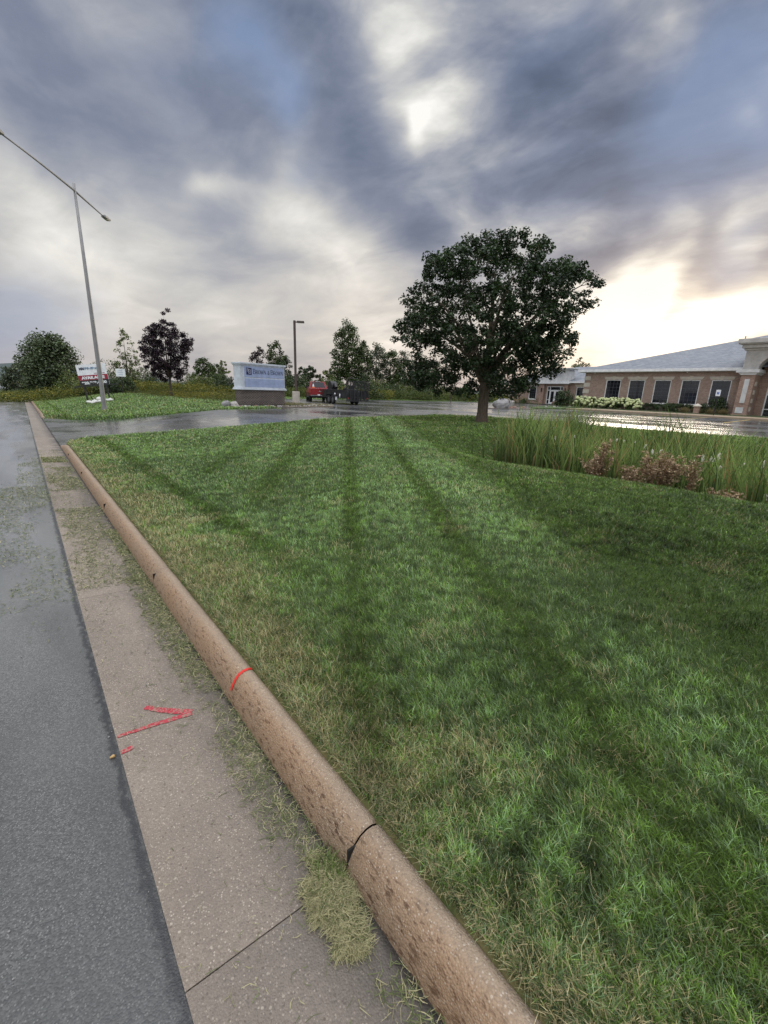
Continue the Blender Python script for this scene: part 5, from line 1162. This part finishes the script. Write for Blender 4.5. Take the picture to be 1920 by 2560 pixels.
def window(X, y0, y1, z0, z1, cols, rows, lintel=True, sill=True, mull=True):
    mb = MB(); mb.quad((X + .12, y1, z0), (X + .12, y0, z0), (X + .12, y0, z1), (X + .12, y1, z1)); w = bb_(mb, 'window', M_glass)
    mb = MB(); t = .07
    mb.box(X + .03, X + .13, y0 + .002, y0 + t, z0, z1); mb.box(X + .03, X + .13, y1 - t, y1 - .002, z0, z1); mb.box(X + .03, X + .13, y0 + t, y1 - t, z1 - t, z1 - .002); mb.box(X + .03, X + .13, y0 + t, y1 - t, z0 + .002, z0 + t)
    bb_(mb, 'frame', M_white, w)
    mb = MB()
    for k in range(1, cols): y = y0 + t + (y1 - y0 - 2 * t) * k / cols; mb.box(X + .095, X + .118, y - .011, y + .011, z0 + t, z1 - t)
    for k in range(1, rows): z = z0 + t + (z1 - z0 - 2 * t) * k / rows; mb.box(X + .098, X + .115, y0 + t, y1 - t, z - .011, z + .011)
    bb_(mb, 'muntin', mat('muntin_grey', (.075, .08, .095), .5), w)
    if lintel:
        mb = MB(); mb.prism([(y0 - .12, z1 + .03), (y1 + .12, z1 + .03), (y1 + .26, z1 + .32), (y0 - .26, z1 + .32)], 'x', X - .05, X + .02); ym = (y0 + y1) / 2; mb.prism([(ym - .10, z1 + .0), (ym + .10, z1 + .0), (ym + .15, z1 + .38), (ym - .15, z1 + .38)], 'x', X - .08, X - .0505); bb_(mb, 'lintel', M_cream, w)
    if sill: mb = MB(); mb.box(X - .07, X + .03, y0 - .08, y1 + .08, z0 - .09, z0 - .002); bb_(mb, 'sill', M_white, w)
WY = [(22.50, 24.10), (20.06, 21.64), (17.60, 19.14), (15.12, 16.68), (12.64, 14.20)]
mb = MB(); wall_x(mb, BX, 11.0, 26.6, LOT - .1, 4.35, [(a, b, 1.22, 3.54) for a, b in WY])
mb.quad((BX, 26.6, LOT), (60, 26.6, LOT), (60, 26.6, 4.35), (BX, 26.6, 4.35)); bb_(mb, 'wall', M_brick)
for a, b in WY: window(BX, a, b, 1.22, 3.54, 4, 6)
def quoins(X, y, wd, z1, step=.36):
    mb = MB(); z = LOT + .25; k = 0
    while z < z1 - .2:
        w = wd if k % 2 == 0 else wd * .72
        if k % 2 == 0 or wd < .5: mb.box(X - .04, X + .02, y - w, y + .04, z, z + step * .95 + .1 * (k % 2 == 0))
        z += step; k += 1
    bb_(mb, 'quoins', M_cream)
quoins(BX, 26.6, .68, 4.1)
# eaves, gutter and soffit
mb = MB(); mb.box(50.35, 50.52, 11.75, 27.2, 4.34, 4.60); mb.box(50.40, 60, 27.05, 27.2, 4.34, 4.60); bb_(mb, 'gutter', M_white, bevel=.02)
mb = MB(); mb.box(50.52, 51.3, 11.0, 27.05, 4.30, 4.36); bb_(mb, 'soffit', M_stucco)
mb = MB(); mb.box(52.3, 64, -15, 26.4, LOT, 4.58); mb.box(55.2, 64, -12, 18, 4.58, 5.7); bb_(mb, 'inner_core', M_black)
# hipped roof
k_ = .302
mb = MB(); e0 = (50.36, 27.2, 4.6); D_ = 14
r1 = (50.36 + D_, 27.2 - D_, 4.6 + k_ * D_); mb.poly([e0, (50.36, -20, 4.6), (50.36 + D_, -20, 4.6 + k_ * D_), r1]); mb.poly([e0, r1, (50.36 + 2 * D_, 27.2, 4.6)]); rf = bb_(mb, 'roof', M_shingle)
mb = MB()   # small cross gable peaks behind the left hip
mb.poly([(51.0, 27.1, 4.62), (53.2, 25.0, 5.36), (57.0, 25.0, 5.36), (57.0, 27.1, 4.62)]); mb.poly([(53.2, 25.0, 5.36), (51.8, 23.2, 5.05), (57.0, 23.2, 5.05), (57.0, 25.0, 5.36)]); bb_(mb, 'roof_peak', M_shingle, rf)
mb = MB(); mb.tube([(60, 14.6, 7.6), (60, 14.6, 8.3)], .05, 6); bb_(mb, 'vent_pipe', M_steel, rf)
for y in (25.4, 16.3): mb = MB(); mb.blob((50.75, y, 4.27), .07, 3, 2, .05); bb_(mb, 'soffit_light', M_white, smooth=True)
# entrance wing
EX = 60.0
mb = MB(); wall_x(mb, EX, 26.6, 43.4, LOT - .1, 3.5, [(38.50, 39.75, 1.07, 2.90), (34.20, 36.75, LOT + .05, 2.95), (31.0, 32.3, 1.07, 2.90)])
mb.quad((EX, 43.4, LOT), (EX + 12, 43.4, LOT), (EX + 12, 43.4, 3.5), (EX, 43.4, 3.5)); bb_(mb, 'wall', M_brick)
window(EX, 38.50, 39.75, 1.07, 2.90, 3, 5); window(EX, 31.0, 32.3, 1.07, 2.90, 3, 5); quoins(EX, 43.4, .62, 3.3)
mb = MB(); mb.box(59.4, 59.55, 26.7, 33.3, 3.42, 3.62); mb.box(59.4, 59.55, 38.0, 43.9, 3.42, 3.62); bb_(mb, 'gutter', M_white)
mb = MB(); mb.poly([(59.45, 43.9, 3.6), (59.45, 26.7, 3.6), (67, 26.7, 6.0), (67, 36.4, 6.0)]); mb.poly([(59.45, 43.9, 3.6), (67, 36.4, 6.0), (75, 43.9, 3.6)]); bb_(mb, 'roof', M_shingle)
mb = MB()
for y in (33.35, 37.05): mb.box(59.55, 59.99, y, y + .62, LOT - .05, 3.27)
bb_(mb, 'pilaster', M_brick3)
mb = MB(); mb.box(59.2, 61.0, 33.1, 38.0, 3.27, 3.42); mb.prism([(33.3, 3.42), (37.8, 3.42), (37.8, 4.9), (37.62, 5.15), (33.48, 5.15), (33.3, 4.9)], 'x', 59.4, 60.9); mb.box(59.1, 61.0, 33.0, 38.15, 5.15, 5.28); mb.box(58.95, 61.1, 32.75, 38.35, 5.28, 5.40); po = bb_(mb, 'portal_head', M_stucco, bevel=.015)
mb = MB(); mb.box(59.33, 59.399, 34.15, 37.1, 4.25, 4.82); sgn_ = bb_(mb, 'name_board', mat('pale_board', (.50, .50, .52), .6), po)
mb = MB(); serif_text(mb, 'BROWN & BROWN', (0, 0, 0), (1, 0, 0), (0, 0, 1), .26, .2); wd = max(v[0] for v in mb.v); k = 2.4 / wd; mb.v = [(59.325, 36.85 - a * k, 4.40 + c) for a, b, c in mb.v]; bb_(mb, 'portal_lettering', mat('grey_letters', (.22, .24, .30), .5), po)
# entrance doors
def doors(X, y0, y1, z0, z1, side=.42, tr=.5):
    mb = MB(); mb.quad((X + .10, y1, z0), (X + .10, y0, z0), (X + .10, y0, z1), (X + .10, y1, z1)); d = bb_(mb, 'entrance_glazing', M_glass)
    mb = MB(); t = .09; zt = z1 - tr
    for y in (y0, y1 - t, y0 + side, y1 - side - t): mb.box(X + .02, X + .095, y, y + t, z0, z1)
    mb.box(X + .023, X + .092, y0 + t, y1 - t, z1 - t, z1 - .003); mb.box(X + .024, X + .091, y0 + t, y1 - t, zt - t, zt); mb.box(X + .025, X + .09, y0 + t, y0 + side, z0 + .62, z0 + .70); mb.box(X + .025, X + .09, y1 - side, y1 - t, z0 + .62, z0 + .70); mb.box(X + .026, X + .089, y0 + t, y1 - t, z0 + .0, z0 + .08)
    bb_(mb, 'frame', M_white, d); ym = (y0 + y1) / 2
    for (a, b, hy) in ((y0 + side + t, ym - .005, ym - .10), (ym + .005, y1 - side - t, ym + .07)):
        mb = MB(); s = .13; q = zt - t
        mb.box(X + .0, X + .06, a, a + s, z0 + .09, q - .01); mb.box(X + .0, X + .06, b - s, b, z0 + .09, q - .01); mb.box(X + .001, X + .059, a + s, b - s, q - s, q - .01); mb.box(X + .001, X + .059, a + s, b - s, z0 + .09, z0 + .32); dd = bb_(mb, 'door', M_white)
        mb = MB(); mb.box(X - .06, X - .03, hy, hy + .03, z0 + .9, z0 + 1.25); mb.box(X - .04, X + .0, hy, hy + .03, z0 + .93, z0 + .96); mb.box(X - .04, X + .0, hy, hy + .03, z0 + 1.19, z0 + 1.22); bb_(mb, 'handle', M_chrome, dd)
doors(EX, 34.20, 36.75, LOT + .06, 2.95)
for y in (33.66, 37.36):
    mb = MB(); mb.box(59.42, 59.54, y - .08, y + .08, 2.25, 2.7); mb.tube([(59.45, y, 2.1), (59.45, y, 2.25)], [.03, .09], 6); bb_(mb, 'wall_lantern', M_black)
# arched portal at the right
PX = 49.5
mb = MB(); wall_x(mb, PX, 10.72, 11.72, LOT - .1, 3.95, []); mb.quad((PX, 11.72, LOT - .1), (BX, 11.72, LOT - .1), (BX, 11.72, 3.95), (PX, 11.72, 3.95)); mb.quad((PX, 10.72, LOT - .1), (PX, 10.72, 3.95), (BX + 1, 10.72, 3.95), (BX + 1, 10.72, LOT - .1))
bb_(mb, 'pier', M_brick3); mb = MB(); wall_x(mb, PX, 4.6, 5.6, LOT - .1, 3.95, []); mb.quad((PX, 5.6, LOT - .1), (BX + 1, 5.6, LOT - .1), (BX + 1, 5.6, 3.95), (PX, 5.6, 3.95)); bb_(mb, 'pier', M_brick3)
mb = MB(); wall_x(mb, BX + .9, 3, 10.72, LOT - .1, 6.0, [(6.3, 10.15, LOT + .05, 3.0)]); bb_(mb, 'recessed_wall', M_brick3)
doors(BX + .9, 6.3, 10.15, LOT + .06, 3.0, .7, .62)
mb = MB(); mb.box(PX - .05, PX - .001, 11.03, 11.38, 1.55, 3.58); mb.box(PX - .05, PX - .001, 11.0, 11.55, .68, 1.18); bb_(mb, 'inset_panel', M_stucco)
mb = MB()
for z in (1.0, 1.72, 2.44, 3.16): mb.box(PX + .5, PX + .95, 10.67, 10.719, z - .15, z + .22)
bb_(mb, 'quoins', M_cream)
mb = MB(); mb.box(PX - .07, PX + .5, 10.66, 11.80, LOT, .62); bb_(mb, 'pier_plinth', M_brick3)
mb = MB(); mb.prism([(10.55, 4.12), (10.70, 3.93), (11.75, 3.93), (11.95, 4.12)], 'x', PX - .12, BX + .5); mb.box(PX - .22, BX + .5, 10.48, 12.1, 4.12, 4.38); bb_(mb, 'impost', M_stucco); mb = MB(); mb.prism([(4.4, 4.12), (4.6, 3.93), (5.65, 3.93), (5.8, 4.12)], 'x', PX - .12, BX + .5); mb.box(PX - .22, BX + .5, 4.2, 5.85, 4.12, 4.38); bb_(mb, 'impost', M_stucco)
mb = MB(); yc = 8.16; ra = 2.5; arc = [(yc + ra * math.cos(a), 4.38 + (ra * .62) * math.sin(a)) for a in np.linspace(0, math.pi, 25)]
ring = [(11.74, 4.38)] + [(11.72, 5.95)] + [(4.6, 5.95), (4.6, 4.38)]
top_ = [(11.74 + (4.6 - 11.74) * t, 5.95) for t in np.linspace(0, 1, 25)]
for xx in (PX + .02, PX + 1.2):
    mb.poly([(xx, 11.74, 4.38), (xx, arc[0][0], arc[0][1]), (xx, top_[0][0], 5.95)][::1])
    for i in range(24): mb.quad((xx, arc[i][0], arc[i][1]), (xx, arc[i + 1][0], arc[i + 1][1]), (xx, top_[i + 1][0], 5.95), (xx, top_[i][0], 5.95))
    mb.poly([(xx, 4.6, 4.38), (xx, 4.6, 5.95), (xx, arc[-1][0], arc[-1][1])])
for i in range(24): mb.quad((PX + .02, arc[i][0], arc[i][1]), (PX + 1.2, arc[i][0], arc[i][1]), (PX + 1.2, arc[i + 1][0], arc[i + 1][1]), (PX + .02, arc[i + 1][0], arc[i + 1][1]))
mb.quad((PX + .02, 11.74, 4.38), (PX + .02, 11.74, 5.95), (PX + 3, 11.74, 5.95), (PX + 3, 11.74, 4.38)); ah = bb_(mb, 'arch_head', mat('portal_stucco', (.44, .42, .40), .9))
mb = MB(); mb.box(PX - .1, PX + 3.5, 4.4, 11.9, 5.95, 6.12)
for a, b, o_ in ((6.12, 6.42, .25), (6.42, 6.50, .55), (6.50, 6.86, .62)): mb.box(PX - .1 - o_, PX + 3.5, 4.4 - o_, 11.86 + o_ * .75, a, b)
bb_(mb, 'cornice', mat('cornice_paint', (.50, .48, .45), .8), ah, bevel=.03)
# accessible parking signs
def hsign(x, y, zt, label, post=M_black, z0=LOT):
    r = thing('parking_sign', (x, y, z0), label, 'sign', None, 0); mb = MB(); mb.box(-.03, .03, -.03, .03, 0, zt - .1); mb.build('post', post, r)
    mb = MB(); c = [(s1 * .19 + .04 * (math.cos(a) - 0) * 0, 0) for s1, a in ()]; mb.box(-.05, -.032, -.16, .16, zt - .50, zt); p = mb.build('panel', M_signwhite, r, bevel=.008)
    mb = MB(); mb.box(-.056, -.0505, -.085, .085, zt - .36, zt - .18); q = mb.build('symbol_field', M_blue, p)
    mb = MB(); mb.box(-.060, -.0565, -.012, .012, zt - .28, zt - .22); mb.tube([(-.0585, .01, zt - .30), (-.0585, -.02, zt - .33), (-.0585, -.05, zt - .30)], .006, 4); mb.tube([(-.0585, 0, zt - .205), (-.0585, 0, zt - .195)], .012, 6); mb.build('wheelchair_symbol', M_signwhite, q)
hsign(45.2, 11.95, 2.2, 'white accessible parking sign with a blue wheelchair square by the arched portal')
hsign(57.0, 40.6, 1.95, 'small white accessible parking sign in front of the entrance wing', M_steel)
# planting along the building
BG = 'planting along the office building'
xy_z = LOT + .14
def hyd(i, x, y, h, w, lab):
    r = shrub(0, 0, h, w, GREEN1, lab, BG, 'hydrangea_shrub', 26, 40, .13, 1.0, (x, y), 'hydrangea')
    C = []
    while len(C) < 46:
        u, v = random.uniform(-1, 1), random.uniform(-1, .6); q = random.uniform(.25, 1.0)
        k2 = u * u + v * v + (q * .9) ** 2
        if .72 < k2 < 1.15: C.append((v * w, u * w, q * h))
    mb = MB()
    for j, c in enumerate(C): mb.blob(c, random.uniform(.10, .16), j, 2, .18, .85)
    mb.build('flower_head', mat('pale_hydrangea_flower', (.46, .50, .26), .9), r)
HL_ = ['leftmost pale hydrangea bush beside the dark round shrub', 'second hydrangea from the dark round shrub', 'third hydrangea, below the gap left of the first large window', 'hydrangea in front of the first large window', 'hydrangea between the first two large windows', 'rightmost hydrangea next to the clipped hedge']
for i, y in enumerate((25.6, 24.4, 23.2, 22.0, 20.9, 19.85)): hyd(i, 48.9 - .1 * (i % 2), y, 1.15 - .05 * (i % 3), .78, HL_[i])
shrub(0, 0, 1.9, 1.35, GREEN2, 'large dark round shrub at the corner of the two wings', BG, 'shrub', 60, 60, .13, .9, (50.6, 28.4))
hd_ = thing('clipped_hedge', (49.4, 16.6, xy_z), 'long clipped dark green hedge under the middle windows', 'hedge', BG); C = np.array([(random.uniform(-.45, .45), random.uniform(-2.6, 2.7), random.uniform(.1, .72)) for _ in range(230)]); leaf_cloud('foliage', C, np.full(len(C), .22), 60, .10, GREEN2, M_leaf, hd_); mb = MB(); mb.box(-.35, .35, -2.6, 2.6, 0, .4); mb.build('stem', M_bark2, hd_)
shrub(0, 0, 1.5, 1.15, GREEN2, 'dark rounded bush under the last window before the portal', BG, 'shrub', 46, 60, .12, .9, (50.0, 13.3))
for i, (y, l) in enumerate([(15.1, 'leftmost feathery brown ornamental grass by the walk'), (14.1, 'middle feathery ornamental grass behind the stone post'), (13.0, 'yellowish ornamental grass in front of the dark bush'), (12.1, 'rightmost ornamental grass touching the portal pier')]):
    r = thing('ornamental_grass', (48.2, y, xy_z), l, 'ornamental grass', BG); n = 320; t = rng.random(n)[:, None]; blades('foliage', rng.normal(0, .12, n), rng.normal(0, .16, n), np.zeros(n), rng.uniform(.35, .7, n), np.full(n, .018), rng.uniform(0, 6.28, n), rng.uniform(.1, .8, n), c3(.12, .10, .045) * (1 - t) + c3(.26, .20, .11) * t, M_weed, parent=r)
st_ = thing('stone_post', (48.0, 14.05, xy_z), 'short square stone post with a pyramid cap among the ornamental grasses', 'bollard'); mb = MB(); mb.box(-.2, .2, -.2, .2, 0, .62); mb.build('shaft', M_brick3, st_); mb = MB(); mb.box(-.28, .28, -.28, .28, .62, .70); frus(mb, [(-.26, -.26, .70), (.26, -.26, .70), (.26, .26, .70), (-.26, .26, .70)], [(-.04, -.04, .88), (.04, -.04, .88), (.04, .04, .88), (-.04, .04, .88)]); mb.build('cap', M_cream, st_)
# car park islands, boulders, low shrubs
g_i = smooth_poly([(38.4, 25.2), (43, 24.4), (47.4, 24.6), (47.4, 28.4), (50.5, 29.6), (52.5, 31.0), (49.0, 30.2), (44, 28.0)], 1)
flat('grass_island', g_i, LOT - .05, mat('island_turf', (.055, .095, .028), .9), .14)
flat('gravel_bed', smooth_poly([(31.6, 24.6), (34.0, 23.9), (38.0, 24.4), (38.6, 25.2), (35.5, 25.8), (32.2, 25.6)], 2), LOT - .05, mat('bed_gravel', (.20, .16, .15), .95), .12)
xy_z = LOT
rock('boulder', 33.2, 24.7, .72, M_rock, 'big rounded grey boulder in the car park seen right of the maple trunk', 71, z=LOT + .05, flat=.75)
for i, (x, y) in enumerate([(34.6, 24.6), (35.4, 24.8), (36.2, 24.6), (37.0, 24.9)]): rock('rock', x, y, .16 + .03 * (i % 2), M_rock3, ['reddish stone next to the big boulder', 'second reddish stone from the big boulder', 'third reddish stone from the big boulder', 'farthest reddish stone at the end of the gravel bed'][i], 90 + i, 'reddish stones on the gravel bed', z=LOT + .05)
for i, (x, y) in enumerate([(43.0, 26.2), (45.2, 26.6), (49.0, 26.9)]): rock('rock', x, y, .14, M_rock2, ['left pale stone on the grass island', 'middle pale stone on the grass island', 'right pale stone below the hydrangeas'][i], 95 + i, 'pale stones on the grass island', z=LOT + .07)
rock('boulder', 58.9, 34.6, .42, M_rock3, 'brown boulder in front of the right half of the entrance doors', 75, z=LOT, flat=.9)
rock('boulder', 58.6, 41.6, .38, M_rock2, 'pale boulder at the foot of the entrance wing wall left of its sign', 76, z=LOT)
shrub(0, 0, .85, .62, GREEN2, 'small clipped dark bush under the small parking sign', BG, 'shrub', 26, 60, .09, 1, (59.0, 39.9)); shrub(0, 0, 1.1, .95, GREEN2, 'small round dark bush left of the entrance wing', BG, 'shrub', 30, 60, .10, 1, (57.5, 45.6)); shrub(0, 0, .8, .6, GREEN2, 'tiny round bush at the left corner of the entrance wing', BG, 'shrub', 22, 50, .09, 1, (59.4, 43.9))
# distant wooded ridge
mb = MB(); n = 60; rr = random.Random(5); R0 = 900
for i in range(n):
    a0, a1 = R(-8 + 80 * i / n), R(-8 + 80 * (i + 1) / n)
    def hh_(a): return 9 + 7 * math.exp(-((math.degrees(a) + 1) / 7) ** 2) * 3 + 2.5 * math.sin(a * 37) + 1.5 * math.sin(a * 91)
    for R1, R2, k1, k2 in ((R0, R0 + 60, 0, 1), (R0 + 60, R0 + 200, 1, 1)):
        p = lambda a, r, k: (math.sin(a) * r, math.cos(a) * r, -4 + hh_(a) * k)
        mb.quad(p(a0, R1, k1), p(a1, R1, k1), p(a1, R2, k2), p(a0, R2, k2))
tag(mb.build('hills', mat('far_woods', (.075, .095, .095), .95)), kind='structure')

# more of the load on the trailer
wb = thing('walk_behind_mower', onT(.45, .35, .62), 'black walk behind mower standing in the middle of the trailer', 'mower', None, -R(8))
mb = MB(); mb.box(-.45, .45, -.35, .4, .08, .30); mb.build('mower_deck', M_black, wb, bevel=.04); mb = MB(); mb.box(-.22, .22, -.25, .2, .30, .72); mb.tube([(0, 0, .72), (0, 0, .80)], [.16, .13], 10); mb.build('engine', M_black, wb, bevel=.03)
mb = MB()
mb.tube([(-.3, -.3, .25), (-.3, -.75, 1.05), (.3, -.75, 1.05), (.3, -.3, .25)], .025, 6); mb.build('handlebar', M_black, wb)
for s_ in (-1, 1): wheel('wheel', wb, s_ * .5, -.2, .24, .12, M_black)
tb = thing('tool_box', onT(.1, 2.05, .62), 'black tool box on the front of the trailer deck', 'tool box', None, -R(8)); mb = MB(); mb.box(-.75, .75, -.25, .25, 0, .52); mb.build('box', M_black, tb, bevel=.02); mb = MB(); mb.box(-.77, .77, -.27, .27, .525, .60); mb.build('lid', M_black, tb, bevel=.02)
